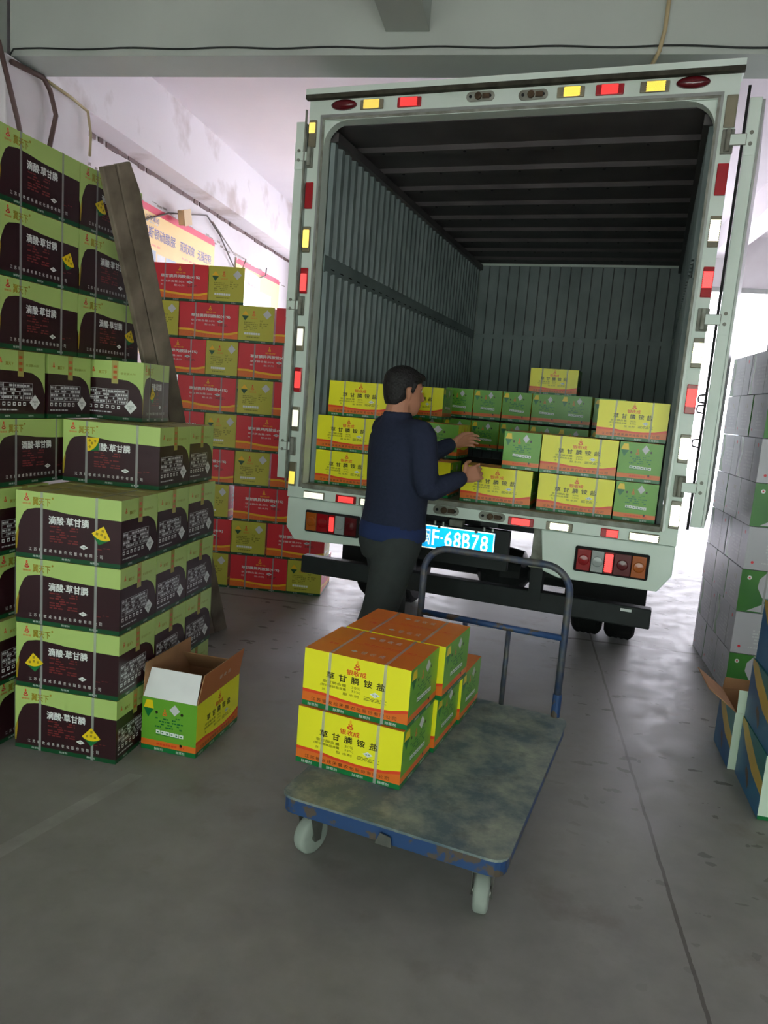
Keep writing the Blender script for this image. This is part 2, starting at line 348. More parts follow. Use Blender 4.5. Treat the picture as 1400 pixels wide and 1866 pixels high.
def art_black():
    L, Wd, H = .45, .276, .2625; mb = MB(); F = carton_faces(mb, L, Wd, H)
    up = fcurve([(0, .30), (.025, .47), (.06, .66), (.12, .735), (.22, .765), (.35, .75), (.52, .72), (.75, .705), (1, .70)])
    lo = lambda u: .065
    for f in (F[0], F[2]):
        f.bands([lo, up], [M['dkgreen'], M['maroon'], M['lime']], 26)
        f.poly([(.0, .12), (.012, .12), (.03, .40), (.026, .46), (.0, .31)], M['gold'], 1)
        emblem(f, .105, .895, .011, M['red'], M['vermilion']); f.text('银收成', .065, .80, .145, .83, M['vermilion'])
        f.text('翼天下', .165, .80, .335, .915, M['gold'], .02); f.disc(.355, .925, .0045, M['gold'])
        f.text('滴酸·草甘膦', .32, .545, .70, .665, M['white'], .03)
        f.dashes(.33, .27, .60, .53, 7, M['brick'], .8, seed=3)
        f.diamond(.655, .255, .019, M['white'], 2, .0095); f.text('低毒', .637, .243, .673, .267, M['dkgreen'], k=3)
        f.dashes(.78, .24, .90, .285, 2, M['brick'], .9, seed=5)
        f.spaced(COMPANY, .13, .115, .835, .165, M['white'], .026)
        for a in (.17, .45, .72): f.text('除草剂', a, .02, a+.075, .05, M['white'])
    upe = fcurve([(0, .70), (.5, .70), (.72, .685), (.86, .63), (.95, .53), (1, .38)])
    for f in (F[1], F[3]):
        f.bands([lo, upe], [M['dkgreen'], M['maroon'], M['lime']], 18)
        emblem(f, .12, .83, .0075, M['vermilion'], M['red'])
        f.text('翼天下', .21, .775, .36, .825, M['gold'], .015); f.text('草甘膦水剂', .60, .775, .86, .815, M['olive_ink'])
        for i in range(5): f.rect(.05, .27+i*.062, .74, .275+i*.062, M['palegrey'], 2)
        for a in (.05, .17, .36, .55, .735): f.rect(a, .27, a+.006, .525, M['palegrey'], 2)
        f.dashes(.06, .28, .73, .52, 4, M['palegrey'], .7, seed=8)
        for i in range(6): f.rect(.05+i*.1, .19, .05+i*.1+.055, .245, M['white'], 2); f.rect(.062+i*.1, .203, .062+i*.1+.03, .228, M['maroon'], 3)
        f.diamond(.79, .24, .031, M['white']); f.text('UN3013', .735, .235, .845, .265, M['dkgreen'], k=3); f.text('III', .775, .195, .805, .225, M['dkgreen'], k=3)
        f.dashes(.05, .11, .45, .15, 1, M['palegrey'], .9, seed=9)
        for a in (.2, .66): f.text('除草剂', a, .02, a+.1, .05, M['white'])
    F[4].rect(0, 0, 1, 1, M['topbrown'], 0); F[5].rect(0, 0, 1, 1, M['kraft'], 0)
    F[4].rect(0, .49, 1, .51, M['kraft'], 1)
    F[4].dashes(.3, .2, .7, .4, 2, M['gold'], .8); F[4].dashes(.3, .62, .7, .82, 2, M['gold'], .8)
    return mb, (L, Wd, H)
def art_red():
    L, Wd, H = .44, .27, .261; mb = MB(); F = carton_faces(mb, L, Wd, H)
    wv = fcurve([(0, .285), (.15, .29), (.4, .235), (.65, .205), (.85, .22), (1, .275)])
    for f in (F[0], F[2]):
        f.bands([lambda u: .065, lambda u: wv(u)-.055, wv], [M['dkgreen'], M['orange'], M['amber'], M['red']], 18)
        emblem(f, .52, .855, .0125, M['amber'], M['amber']); f.text('银收成', .45, .735, .62, .78, M['amber'])
        f.text('草甘膦异丙胺盐(41%)', .20, .60, .86, .70, M['white'], .03)
        f.text('草甘膦含量:30%', .20, .49, .60, .545, M['white']); f.text('剂', .20, .39, .24, .44, M['white']); f.text('型:水剂', .43, .39, .60, .44, M['white'])
        f.diamond(.69, .515, .024, M['palegrey'], 2, .011); f.text('低毒', .672, .5, .708, .53, M['ink'], k=3); f.dashes(.66, .39, .82, .46, 2, M['brick'], .9)
        f.spaced(COMPANY, .1, .10, .9, .15, M['vermilion'], .035)
        for a in (.15, .42, .70): f.text('除草剂', a, .015, a+.09, .05, M['palegrey'])
    for f in (F[1], F[3]):
        f.bands([lambda u: .065], [M['dkgreen'], M['olive']], 1)
        f.poly([(.09, .73), (.18, .60), (.28, .73)], M['dkgreen'], 2); f.poly([(.09, .75), (.185, .87), (.28, .75)], M['amber'], 2)
        emblem(f, .42, .78, .014, M['orange'], M['vermilion']); f.text('银收成', .34, .645, .53, .69, M['orange'])
        f.diamond(.80, .79, .033, M['palegrey']); f.dashes(.6, .58, .70, .64, 2, M['olive_ink'], 1)
        f.dashes(.15, .33, .55, .58, 5, M['olive_ink'], .8, seed=4); f.dashes(.6, .4, .85, .56, 3, M['olive_ink'], .6, seed=6)
        for i in range(7): f.rect(.17+i*.065, .22, .225+i*.065, .28, M['white'], 2)
        f.dashes(.22, .13, .6, .19, 1, M['olive_ink'], .9)
        for a in (.2, .66): f.text('除草剂', a, .015, a+.12, .05, M['palegrey'])
    F[4].rect(0, 0, 1, 1, M['red'], 0); F[5].rect(0, 0, 1, 1, M['kraft'], 0); F[4].rect(0, .49, 1, .51, M['kraft'], 1)
    return mb, (L, Wd, H)
def long_yellow(f):
    wv = fcurve([(0, .295), (.2, .29), (.4, .25), (.62, .232), (.82, .255), (1, .325)])
    f.bands([lambda u: .088, lambda u: wv(u)-(.045+.02*abs(u-.5)), wv], [M['midgreen'], M['orange'], M['vermilion'], M['yellow']], 18)
    emblem(f, .51, .865, .0125, M['vermilion'], M['amber']); f.text('银收成', .415, .70, .60, .79, M['vermilion'], .02)
    f.spaced('草甘膦铵盐', .225, .555, .775, .675, M['ink'], .075, .02)
    f.text('草甘膦含量', .19, .475, .42, .525, M['olive_ink'], .01); f.text('30%', .47, .475, .55, .52, M['olive_ink'])
    f.text('(草甘膦铵盐含量', .17, .405, .42, .455, M['olive_ink'], .01); f.text('33%)', .47, .405, .555, .45, M['olive_ink'])
    f.text('剂', .19, .335, .215, .38, M['olive_ink'], .01); f.text('型 水剂', .39, .335, .54, .38, M['olive_ink'], .01)
    f.diamond(.69, .455, .019, M['white'], 2, .0095); f.text('低毒', .665, .44, .715, .47, M['midgreen'], k=3)
    f.dashes(.59, .33, .80, .40, 3, M['olive_ink'], .95, seed=2)
    f.spaced(COMPANY, .09, .115, .90, .175, M['ink'], .042)
    for a in (.06, .31, .56, .80): f.text('除草剂', a, .015, a+.10, .065, M['white'])
def end_yellow(f):
    f.bands([lambda u: .088, lambda u: .20], [M['midgreen'], M['orange'], M['green']], 1)
    f.poly([(.03, .80), (.115, .62), (.215, .80)], M['midgreen'], 2); f.poly([(.03, .80), (.08, .95), (.19, .955), (.215, .80)], M['stickery'], 2)
    emblem(f, .42, .74, .011, M['orange'], M['orange'])
    f.diamond(.60, .83, .024, M['palegrey']); f.dashes(.62, .66, .70, .70, 1, M['midgreen'], 1)
    for a, b_ in ((.27, .74), (.73, .77), (.73, .18)): f.disc(a, b_, .0065, M['ink'], 2, 10)
    f.dashes(.25, .45, .76, .66, 4, M['midgreen'], .55, seed=4)
    for i in range(6): f.rect(.27+i*.085, .34-.004*i, .345+i*.085, .41-.004*i, M['white'], 2); f.rect(.29+i*.085, .36-.004*i, .32+i*.085, .385-.004*i, M['midgreen'], 3)
    f.rect(.27, .315, .70, .325, M['midgreen'], 2); f.dashes(.25, .11, .8, .18, 1, M['vermilion'], .8)
    for a in (.25, .65): f.text('除草剂', a, .015, a+.15, .065, M['white'])
def art_yellow():
    L, Wd, H = .40, .275, .205; mb = MB(); F = carton_faces(mb, L, Wd, H)
    long_yellow(F[0]); long_yellow(F[2]); end_yellow(F[1]); end_yellow(F[3])
    F[4].rect(0, 0, 1, 1, M['lidorange'], 0); F[5].rect(0, 0, 1, 1, M['kraft'], 0); F[4].rect(0, .495, 1, .505, M['vermilion'], 1)
    f = F[4]
    for b_ in (.22, .78):
        f.diamond(.40, b_, .014, M['palegrey'], 2, .01)
        f.spaced('银收成', .47, b_-.05, .69, b_+.05, M['palegrey'], .05)
    f.dashes(.12, .30, .2, .40, 1, M['vermilion'], 1); f.dashes(.36, .52, .9, .56, 1, M['vermilion'], .8)
    return mb, (L, Wd, H)
def art_pale():
    L, Wd, H = .446, .296, .241; mb = MB(); F = carton_faces(mb, L, Wd, H)
    # green long side with a white swoosh, the other long side grey-white with a green curve
    f = F[0]; f.rect(0, 0, 1, 1, M['wgreen'], 0)
    f.disc(.10, .82, .012, M['white'], 1, 12); f.disc(.10, .82, .005, M['red'], 2, 8)
    sw = [(.30, .98), (.22, .8), (.21, .6), (.27, .4), (.33, .25), (.12, .03), (.5, .02), (1, .1), (1, .98)]
    f.poly(sw, M['wbox'], 1)
    f = F[2]; f.rect(0, 0, 1, 1, M['wbox'], 0)
    f.poly([(.05, 0), (.22, 0), (.14, .3), (.22, .6), (.16, 1), (.05, 1), (.12, .6), (.06, .3)], M['wgreen'], 1)
    f.disc(.86, .84, .012, M['red'], 1, 10); f.dashes(.32, .2, .8, .7, 6, M['palegrey'], .7)
    for f in (F[1], F[3]):
        f.rect(0, 0, 1, 1, M['wbox'], 0); f.disc(.14, .17, .008, M['red'], 1, 10); f.rect(.55, .70, .57, .8, M['olive_ink'], 1); f.rect(.66, .68, .68, .8, M['olive_ink'], 1)
        f.dashes(.35, .25, .75, .62, 5, M['palegrey'], .7); f.dashes(.3, .14, .9, .2, 1, M['palegrey'], .9)
    F[4].rect(0, 0, 1, 1, M['wbox'], 0); F[5].rect(0, 0, 1, 1, M['wbox'], 0)
    return mb, (L, Wd, H)
def blue_side(f):
    f.rect(0, 0, 1, 1, M['blue'], 0)
    f.poly([(0, 1), (.02, .9), (.25, .66), (.6, .44), (1, .36), (1, .58), (.72, .68), (.42, .86), (.2, 1)], M['sand'], 1)
    f.poly([(.2, 1), (.42, .86), (.72, .68), (1, .58), (1, 1)], M['teal'], 1)
    f.poly([(.40, .42), (.5, .36), (.56, .2), (.52, .1), (.46, .22), (.38, .32)], M['fish'], 2)
def art_blue():
    L, Wd, H = .395, .31, .265; mb = MB(); F = carton_faces(mb, L, Wd, H)
    blue_side(F[0]); blue_side(F[2])
    for f in (F[1], F[3]): f.rect(0, 0, 1, 1, M['pale'], 0); f.rect(0, 0, 1, .06, M['midgreen'], 1); f.dashes(.3, .3, .8, .7, 4, M['teal'], .6)
    F[4].rect(0, 0, 1, 1, M['teal'], 0); F[5].rect(0, 0, 1, 1, M['kraft'], 0)
    return mb, (L, Wd, H)

KIND = {}
def strap_mesh(name, L, Wd, H, u, m, w=.011, g=.0009):
    mb = MB(); x = -L/2+u*L; y = Wd/2+g
    def ring(a): return [(x+a, -y, -.0002), (x+a, y, -.0002), (x+a, y, H+g), (x+a, -y, H+g)]
    mb.rings([ring(-w/2), ring(w/2)], m, cap=False)
    o = mb.build(name); COL.objects.unlink(o); return o
def tape_mesh(L, Wd, H):
    mb = MB(); w = .016; g = .0009; x = L/2+g
    path = [(-x, H*.62), (-x, H+g), (x, H+g), (x, H*.62)]
    for (a, za), (b_, zb) in zip(path, path[1:]): mb.poly([(a, -w, za), (b_, -w, zb), (b_, w, zb), (a, w, za)], M['tape'])
    for s_ in (-1, 1):
        for k in range(3): mb.box((s_*x-.0004, -w*.6, H*(.70+.09*k)), (s_*x+.0004, w*.5, H*(.745+.09*k)), M['tapered'])
    o = mb.build('tape'); COL.objects.unlink(o); return o
for kd, fn, straps, tp in (('black', art_black, (.25, .77), True), ('red', art_red, (.27, .75), False), ('yellow', art_yellow, (.25, .77), False), ('pale', art_pale, (.3,), False), ('blue', art_blue, (), False)):
    mb, dims = fn(); o = mb.build('carton_body'); COL.objects.unlink(o)
    parts = [o] + [strap_mesh('strap', *dims, u, M['strap']) for u in straps]
    if tp: parts.append(tape_mesh(*dims))
    KIND[kd] = (parts, dims)
NAME = {'black': 'herbicide_carton', 'red': 'herbicide_carton', 'yellow': 'herbicide_carton', 'pale': 'white_carton', 'blue': 'blue_carton'}
def carton(kind, corner, yaw, turn, label, group, dims=None):
    """corner: front-left-bottom corner of the box as it stands in its stack; turn: quarter turns; dims: its size along its own long, short and upright axis"""
    parts, d0 = KIND[kind]; d = dims or d0
    fx, fy = (d[0], d[1]) if turn % 2 == 0 else (d[1], d[0])
    c_ = Vector((corner[0], corner[1], corner[2])) + Vector((cos(yaw)*fx/2 - sin(yaw)*fy/2, sin(yaw)*fx/2 + cos(yaw)*fy/2, 0))
    r = thing(NAME[kind], label, 'carton', c_, yaw + turn*pi/2, group)
    r.scale = (d[0]/d0[0], d[1]/d0[1], d[2]/d0[2])
    for p in parts:
        q = p.copy(); COL.objects.link(q); q.parent = r
    return r
def sticker(r, u, v, ang, size=.062):
    """a quarter-round yellow and green hazard sticker on the long face"""
    d0 = KIND['black'][1]; mb = MB(); y = -d0[1]/2-.0016; x0 = -d0[0]/2+u*d0[0]; z0 = v*d0[2]
    def P(a, b_): return (x0 + size*(a*cos(ang)-b_*sin(ang)), y, z0 + size*(a*sin(ang)+b_*cos(ang)))
    arc = [(sin(t_)*1.0, -cos(t_)*.0-1+1-cos(t_)*.9) for t_ in [(-.72+.18*i) for i in range(9)]]
    mb.poly([P(0, 0)] + [P(a, b_) for a, b_ in arc], M['stickery'])
    mb.poly([P(*arc[0]), P(0, -1.25), P(*arc[-1])] + [P(a, b_) for a, b_ in arc[-2:0:-1]], M['midgreen'])
    y -= .0004
    for a, b_ in ((-.3, -.6), (0, -.55), (.28, -.62), (.02, -.3)): mb.poly([P(a-.08, b_-.08), P(a+.08, b_-.08), P(a+.08, b_+.08), P(a-.08, b_+.08)], M['gold'])
    return mb.build('warning_sticker', r)

# ------------------------------------------------------------------ the building
def rbox(name, a, b_, m): mb = MB(); mb.box(a, b_, m); return mb.build(name, loc=(0, 0, 0), rotz=ROOM)
ZC = 3.845; WL = -3.32; BR = 6.3; AF = 10.1; AB = -3.05
mb = MB(); mb.poly([(-14, AB-8, 0), (22, AB-8, 0), (22, AF+.2, 0), (-14, AF+.2, 0)], M['concrete'])
struct(mb.build('floor', rotz=ROOM), 'grey concrete floor with slab joints and dirt scuffs', 'floor')
mb = MB(); mb.poly([(-30, AF+.2, 0), (40, AF+.2, 0), (40, 60, 0), (-30, 60, 0)], M['yard'])  # separate ground, made pale to bounce light up to the ceiling
struct(mb.build('floor_yard', rotz=ROOM), 'pale sunlit concrete yard outside the far doorway', 'yard')
struct(rbox('ceiling', (WL-.2, AB-5.0, ZC), (BR+.2, AF+.2, ZC+.15), M['ceil']), 'white painted concrete ceiling of the warehouse', 'ceiling')  # runs on past the gateway as an added, unseen canopy against the sun
mb = MB(); mb.box((WL-.2, AB, 0), (WL, AF+.2, ZC), M['white_wall'])
struct(mb.build('wall_left', rotz=ROOM), 'stained white plaster wall on the left', 'wall')
struct(rbox('wall_right', (BR, AB, 0), (BR+.2, AF+.2, ZC), M['white_wall']), 'white plaster wall far to the right, out of sight', 'wall')
mb = MB(); mb.box((WL, AF, 3.2), (BR, AF+.2, ZC), M['white_wall']); mb.box((WL, AF, 0), (-2.9, AF+.2, 3.2), M['white_wall']); mb.box((6.1, AF, 0), (BR, AF+.2, 3.2), M['white_wall'])
struct(mb.build('wall_back', rotz=ROOM), 'far wall with the wide bright doorway to the yard', 'wall')
mb = MB(); mb.box((WL, AB, 2.5), (BR, AB+.05, ZC), M['green_wall']); mb.box((3.2, AB, 0), (BR, AB+.05, 2.5), M['green_wall'])  # unseen; header set low to keep daylight off the cross beam
struct(mb.build('wall_front', rotz=ROOM), 'wall with the open gateway behind the photographer', 'wall')
struct(rbox('trim_1', (WL+.002, 4.4, 3.29), (-3.08, AF, ZC), M['lintel']), 'long white lintel beam over the left wall, smeared with grey', 'beam')
struct(rbox('trim_2', (WL+.002, AB+.1, 3.29), (-3.12, 4.09, ZC), M['green_wall']), 'lintel beam on the left wall in the near bay', 'beam')
struct(rbox('trim_3', (-3.1, 4.09, 3.3), (BR, 4.36, ZC), M['green_wall']), 'wide cross beam spanning the room above the truck', 'beam')
struct(rbox('trim_4', (-.90, AB+.1, 3.41), (-.67, 4.085, ZC), M['green_wall']), 'short ceiling beam butting into the cross beam', 'beam')
struct(rbox('trim_5', (2.08, 4.37, 3.58), (2.34, AF, ZC), M['ceil']), 'narrow ceiling beam on the right running to the far door', 'beam')
mb = MB(); mb.box((WL+.002, 4.0, 0), (-3.06, 4.83, 3.285), M['white_wall'])
o = bevel(mb.build('trim_6', rotz=ROOM), .012); struct(o, 'white wall column under the cross beam on the left', 'column')
mb = MB(); mb.box((-2.9, AF-.03, 3.17), (6.1, AF+.05, 3.23), M['steel'])
struct(mb.build('trim_7', rotz=ROOM), 'steel angle along the head of the far doorway', 'trim')
# dark ragged gap between lintel and wall
rg = random.Random(5); mb = MB()
al = 4.9
while al < 9.9:
    L = rg.uniform(.05, .22); mb.box((WL, al, 3.262-rg.uniform(0, .012)), (WL+.012, al+L, 3.289), M['pipe']); al += L+rg.uniform(.0, .05)
struct(mb.build('trim_8', rotz=ROOM), 'dark crack where the lintel beam meets the left wall', 'crack')
mb = MB()
for (a0, z0, a1, z1) in ((4.95, 3.02, 6.1, 2.93), (6.2, 2.98, 9.9, 2.86)):
    N = 40
    for i in range(N):
        q0 = i/N; q1 = (i+.8)/N
        if rg.random() < .72:
            zz = z0+(z1-z0)*q0 + rg.uniform(-.02, .02) + .06
            mb.box((WL, a0+(a1-a0)*q0, zz), (WL+.004, a0+(a1-a0)*q1, zz+rg.uniform(.006, .02)), M['wire'])
struct(mb.build('trim_9', rotz=ROOM), 'flaking crack line in the plaster of the left wall', 'crack')

# building across the yard
mb = MB(); mb.box((-8, 26, .003), (14, 30, 5), M['building']);
for i in range(9): mb.box((-7+i*2.3, 25.97, 1.0), (-5.9+i*2.3, 26, 2.4), M['poster_g'])
tag(mb.build('yard_building', rotz=ROOM), 'pale building across the bright yard, beyond the far doorway', 'building')

# cables, conduits, wires on beams and wall
def cable(name, pts, r, m, label, cat='cable'):
    mb = MB(); mb.tube([Vector(p) for p in pts], r, m, 6); return tag(mb.build(name, rotz=ROOM, smooth=True), label, cat)
pts = []
for i in range(60):
    o_ = -3.07+i*(4.9/59); pts.append((o_, 4.078, 3.332 + .004*sin(i*.9) + (-.018*max(0, (o_-.75)/.5) if o_ < 1.3 else -.02)))
cable('black_cable', [(-3.10, 4.078, 3.29)] + pts, .0045, M['cable'], 'thin black cable strung along the face of the cross beam')
cable('conduit', [(.50, 4.06, 3.8), (.495, 4.06, 3.4), (.48, 4.06, 3.30), (.47, 4.08, 3.28), (.46, 4.16, 3.27), (.44, 4.3, 3.28)], .011, M['pvc'], 'tan conduit running down the cross beam above the truck', 'conduit')
cable('pipe', [(-3.04, 4.02, 3.24), (-3.035, 4.3, 3.27), (-3.03, 4.36, 3.22), (-3.03, 4.42, 3.10), (-3.03, 4.36, 2.9), (-3.03, 4.31, 2.5)], .016, M['pipe'], 'bent brown pipe on the white column', 'pipe')
cable('pipe', [(-3.03, 3.9, 3.3), (-3.03, 4.06, 2.95), (-3.03, 4.15, 2.7), (-3.03, 4.2, 2.4)], .014, M['pipe'], 'brown pipe slanting down at the left edge of the picture', 'pipe')
cable('conduit', [(-3.04, 4.34, 3.27), (-3.04, 4.6, 3.27), (-3.03, 4.76, 3.25), (-3.03, 4.80, 3.12), (-3.03, 4.79, 2.98)], .010, M['pvc'], 'pale conduit hooked over the corner of the white column', 'conduit')
cable('wire', [(WL+.03, 4.9, 2.98), (WL+.03, 5.4, 2.93), (WL+.03, 5.8, 2.90), (WL+.03, 6.0, 2.85), (WL+.03, 6.45, 3.02), (WL+.03, 6.9, 3.12), (WL+.03, 7.25, 3.20), (WL+.03, 7.6, 3.08), (WL+.03, 7.9, 2.9), (WL+.03, 8.25, 2.72), (WL+.03, 8.45, 2.4)], .008, M['wire2'], 'grey wire looping from the junction box over the yellow poster', 'wire')
cable('wire', [(WL+.05, 7.35, 3.16), (WL+.05, 7.9, 2.98), (WL+.05, 8.3, 2.98), (WL+.05, 8.2, 2.85), (WL+.05, 8.35, 2.6)], .007, M['wire'], 'thin pale wire in a sharp loop beside the first poster', 'wire')
cable('wire', [(WL+.03, 9.05, 3.02), (WL+.04, 9.0, 2.92), (WL+.04, 8.7, 2.83), (WL+.03, 8.55, 2.82)], .007, M['wire2'], 'short dark wire hanging across the top of the second poster', 'wire')
jb = thing('junction_box', 'small tan junction box hanging by wires under the lintel', 'junction box', room_pt(WL+.075, 6.62, 2.96), ROOM+.0)
mb = MB(); mb.box((0, -.07, 0), (.06, .07, .13), M['tag']); o = bevel(mb.build('box', jb), .008); o.rotation_euler[0] = .3
mb = MB(); mb.box((.061, -.075, -.004), (.068, .075, .134), M['tag']); o = mb.build('lid', jb); o.rotation_euler[0] = .3

# posters on the left wall
def poster(al0, al1, ztop, zbot, label, second):
    t_ = thing('poster', label, 'poster', room_pt(WL+.016, al0, zbot), ROOM + pi/2)
    w, h = al1-al0, ztop-zbot; mb = MB(); mb.box((0, .001, 0), (w, .008, h), M['poster_y']); f = Face(mb, (0, 0, 0), (1, 0, 0), (0, 0, 1), w, h)
    f.rect(0, 0, 1, 1, M['poster_y'], 0); f.rect(0, .953, 1, 1, M['poster_r'], 1)
    if not second:
        f.disc(.045, .915, .036, M['logo_o']); f.disc(.052, .908, .024, M['logo_b'], 3); f.text('兴发集团', .09, .900, .235, .935, M['poster_b'], .01); f.dashes(.09, .885, .235, .895, 1, M['poster_g'], 1)
        f.text('澳斯顿硫酸脲', .055, .79, .44, .865, M['poster_b'], .01); f.text('双硫双效', .50, .79, .70, .865, M['poster_b'], .01); f.text('无膜控释', .745, .79, .95, .865, M['poster_b'], .01)
        f.dashes(.12, .735, .26, .76, 1, M['poster_p'], .9); f.dashes(.53, .735, .78, .76, 1, M['poster_p'], .9)
        f.rect(.12, .40, .21, .715, M['poster_g'], 2); f.rect(.22, .40, .32, .70, M['poster_w'], 2); f.rect(.33, .40, .46, .70, M['poster_g'], 2); f.rect(.53, .40, .72, .70, M['poster_g'], 2); f.rect(.75, .4, .9, .70, M['poster_w'], 2)
    else:
        f.rect(.03, .0, .80, .80, M['poster_w'], 2); f.rect(.42, .0, .428, .78, M['poster_b'], 3); f.text('释', .86, .62, .93, .70, M['poster_b']); f.dashes(.05, .84, .3, .88, 1, M['poster_g'], 1)
        f.dashes(.06, .70, .16, .76, 1, M['poster_b'], 1); f.dashes(.06, .60, .13, .64, 1, M['poster_b'], 1)
    mb.build('sheet', t_)
    mb = MB()
    for a in (0.01, w-.03): mb.box((a, -.003, h-.02), (a+.02, .009, h), M['palegrey'])
    mb.build('corner_tape', t_)
poster(5.93, 7.5, 3.01, 1.75, 'yellow banner poster with blue lettering on the left wall, nearer one', False)
poster(8.1, 9.6, 2.96, 1.7, 'second yellow poster, with a large white panel, further along the left wall', True)

# ------------------------------------------------------------------ truck
TY = -.3369
truck = thing('box_truck', 'white box truck backed in with open rear doors and corrugated lining', 'truck', (-.598, 4.4641, 0), TY)
TW, TB, TT = 2.232, .887, 3.168
UI0, UI1, ZI0, ZI1 = .115, 2.125, .975, 3.01; DEP = 4.0
def part(mb, name, parent=truck, bev=0, smooth=False):
    o = mb.build(name, parent, smooth)
    if bev: bevel(o, bev)
    return o
# rear frame with rounded upper inner corners
mb = MB(); P_ = M['paint']
mb.box((0, 0, TB), (UI0-.02, .09, TT), P_); mb.box((UI1+.02, 0, TB), (TW, .09, TT), P_)
mb.box((UI0-.02, 0, ZI1+.03), (UI1+.02, .09, TT), P_); mb.box((UI0-.02, 0, TB), (UI1+.02, .09, .952), P_)
for s_, u0 in ((1, UI0-.02), (-1, UI1+.02)):
    arc = [(u0, ZI1+.03)] + [(u0+s_*(.13-.13*sin(a)), ZI1+.03-.13+.13*cos(a)) for a in [pi/2*i/6 for i in range(7)]]
    pts = [(a, .012, z) for a, z in arc]
    if s_ < 0: pts = pts[::-1]
    mb.prism(pts[::-1], (0, .06, 0), P_)
part(mb, 'rear_frame')
mb = MB()   # door seal channel round the opening
for g, mm, y0 in ((.0, M['steel'], -.006), (.012, M['grime'], -.004)):
    a, b_ = UI0-.03+g, UI1+.03-g
    mb.box((a-.012, y0, .955), (a, .0, ZI1+.05), mm); mb.box((b_, y0, .955), (b_+.012, 0, ZI1+.05), mm); mb.box((a-.012, y0, ZI1+.045-g), (b_+.012, 0, ZI1+.06-g), mm)
part(mb, 'door_seal')
mb = MB()
mb.box((UI0-.02, .02, .952), (UI1+.02, .1, ZI0), M['grime']); mb.box((UI0, .1, .93), (UI1, DEP, .972), M['bedfloor'])
part(mb, 'load_floor')
mb = MB(); mb.box((UI0-.02, -.004, .948), (UI1+.02, .02, .978), M['grime']); part(mb, 'sill_edge', bev=.004)
# roof rim: sloped gutter overhanging the frame
mb = MB(); prof = [(-.035, 3.17), (-.035, 3.2), (.0, 3.212), (.15, 3.212), (.15, 3.17)]
mb.prism([(-.012, a, z) for a, z in prof], (TW+.024, 0, 0), P_); part(mb, 'roof_rim')
mb = MB(); mb.box((-.012, -.036, 3.147), (TW+.012, -.002, 3.1695), M['gutter']); part(mb, 'gutter')  # dark brown band under the rim
# outer skins
mb = MB(); mb.box((0, .09, TB), (.03, DEP+.06, TT), P_); part(mb, 'side_panel')
mb = MB(); mb.box((TW-.03, .09, TB), (TW, DEP+.06, TT), P_); part(mb, 'side_panel')
mb = MB(); mb.box((0, .152, TT), (TW, DEP+.06, 3.2), P_); part(mb, 'roof_panel')
mb = MB(); mb.box((.03, DEP+.03, TB), (TW-.03, DEP+.06, TT), P_); part(mb, 'front_panel')
# corrugated lining
def lining(u, sgn):
    mb = MB(); C_ = M['corr']
    def x(dp): return u + sgn*dp
    for z0, z1 in ((ZI0, 2.24), (2.33, ZI1-.03)):
        dd = .10; prof = [(.10, 0)]
        while dd < DEP-.1:
            prof += [(dd+.008, 0), (dd+.022, .022), (dd+.058, .022), (dd+.072, 0)]; dd += .105
        prof.append((DEP, 0))
        for (a, da), (b_, db) in zip(prof, prof[1:]):
            q = [(x(da), a, z0), (x(db), b_, z0), (x(db), b_, z1), (x(da), a, z1)]
            mb.poly(q if sgn > 0 else q[::-1], C_)
    mb.box((min(u, u+sgn*.008), .10, 2.235), (max(u, u+sgn*.008), DEP, 2.335), C_)
    for k in range(26): mb.box((min(u, u+sgn*.011), .2+k*.14, 2.262), (max(u, u+sgn*.011), .245+k*.14, 2.268), M['rub'])
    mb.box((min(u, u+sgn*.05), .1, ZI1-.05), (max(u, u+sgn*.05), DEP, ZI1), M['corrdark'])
    part(mb, 'wall_lining')
lining(UI0-.02, 1); lining(UI1+.02, -1)
mb = MB(); a = UI0
while a < UI1-.02:      # bulkhead of upright boards with grooves
    for z0, z1 in ((ZI0, 2.26), (2.30, ZI1)):
        b_ = min(a+.103, UI1); mb.prism([(a+.001, DEP-.012, z0), (a+.004, DEP-.03, z0), (b_-.004, DEP-.03, z0), (b_-.001, DEP-.012, z0)], (0, 0, z1-z0), M['corr'])
    a += .106
mb.box((UI0, DEP-.012, ZI0), (UI1, DEP, ZI1), M['corrdark']); mb.box((UI0, DEP-.026, 2.255), (UI1, DEP-.012, 2.305), M['corr'])
part(mb, 'bulkhead')
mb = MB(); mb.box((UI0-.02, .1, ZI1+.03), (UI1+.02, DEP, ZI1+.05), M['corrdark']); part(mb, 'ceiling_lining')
for k in range(9):
    d0 = .45+k*.40; mb = MB(); mb.prism([(UI0, d0, ZI1+.03), (UI0, d0+.02, ZI1+.006), (UI0, d0+.08, ZI1+.006), (UI0, d0+.10, ZI1+.03)], (UI1-UI0, 0, 0), M['corrdark'])
    for j in range(7): mb.cyl((.27+j*.26, d0+.05, ZI1+.003), (.27+j*.26, d0+.05, ZI1+.006), .010, M['rub'], 8)
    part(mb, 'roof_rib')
# hinges
for s_, u, us in ((-1, .018, -1), (1, TW-.018, 1)):
    for z in (2.843, 2.02, 1.196):
        mb = MB(); mb.box((u-.032, -.016, z-.055), (u+.022, 0, z+.055), M['grime']); mb.cyl((u-s_*.005, -.028, z-.05), (u-s_*.005, -.028, z+.05), .013, M['grime'], 10)
        mb.box((min(u, u+us*.075), -.036, z-.026), (max(u, u+us*.075), -.018, z+.026), P_)
        part(mb, 'hinge', bev=.003)
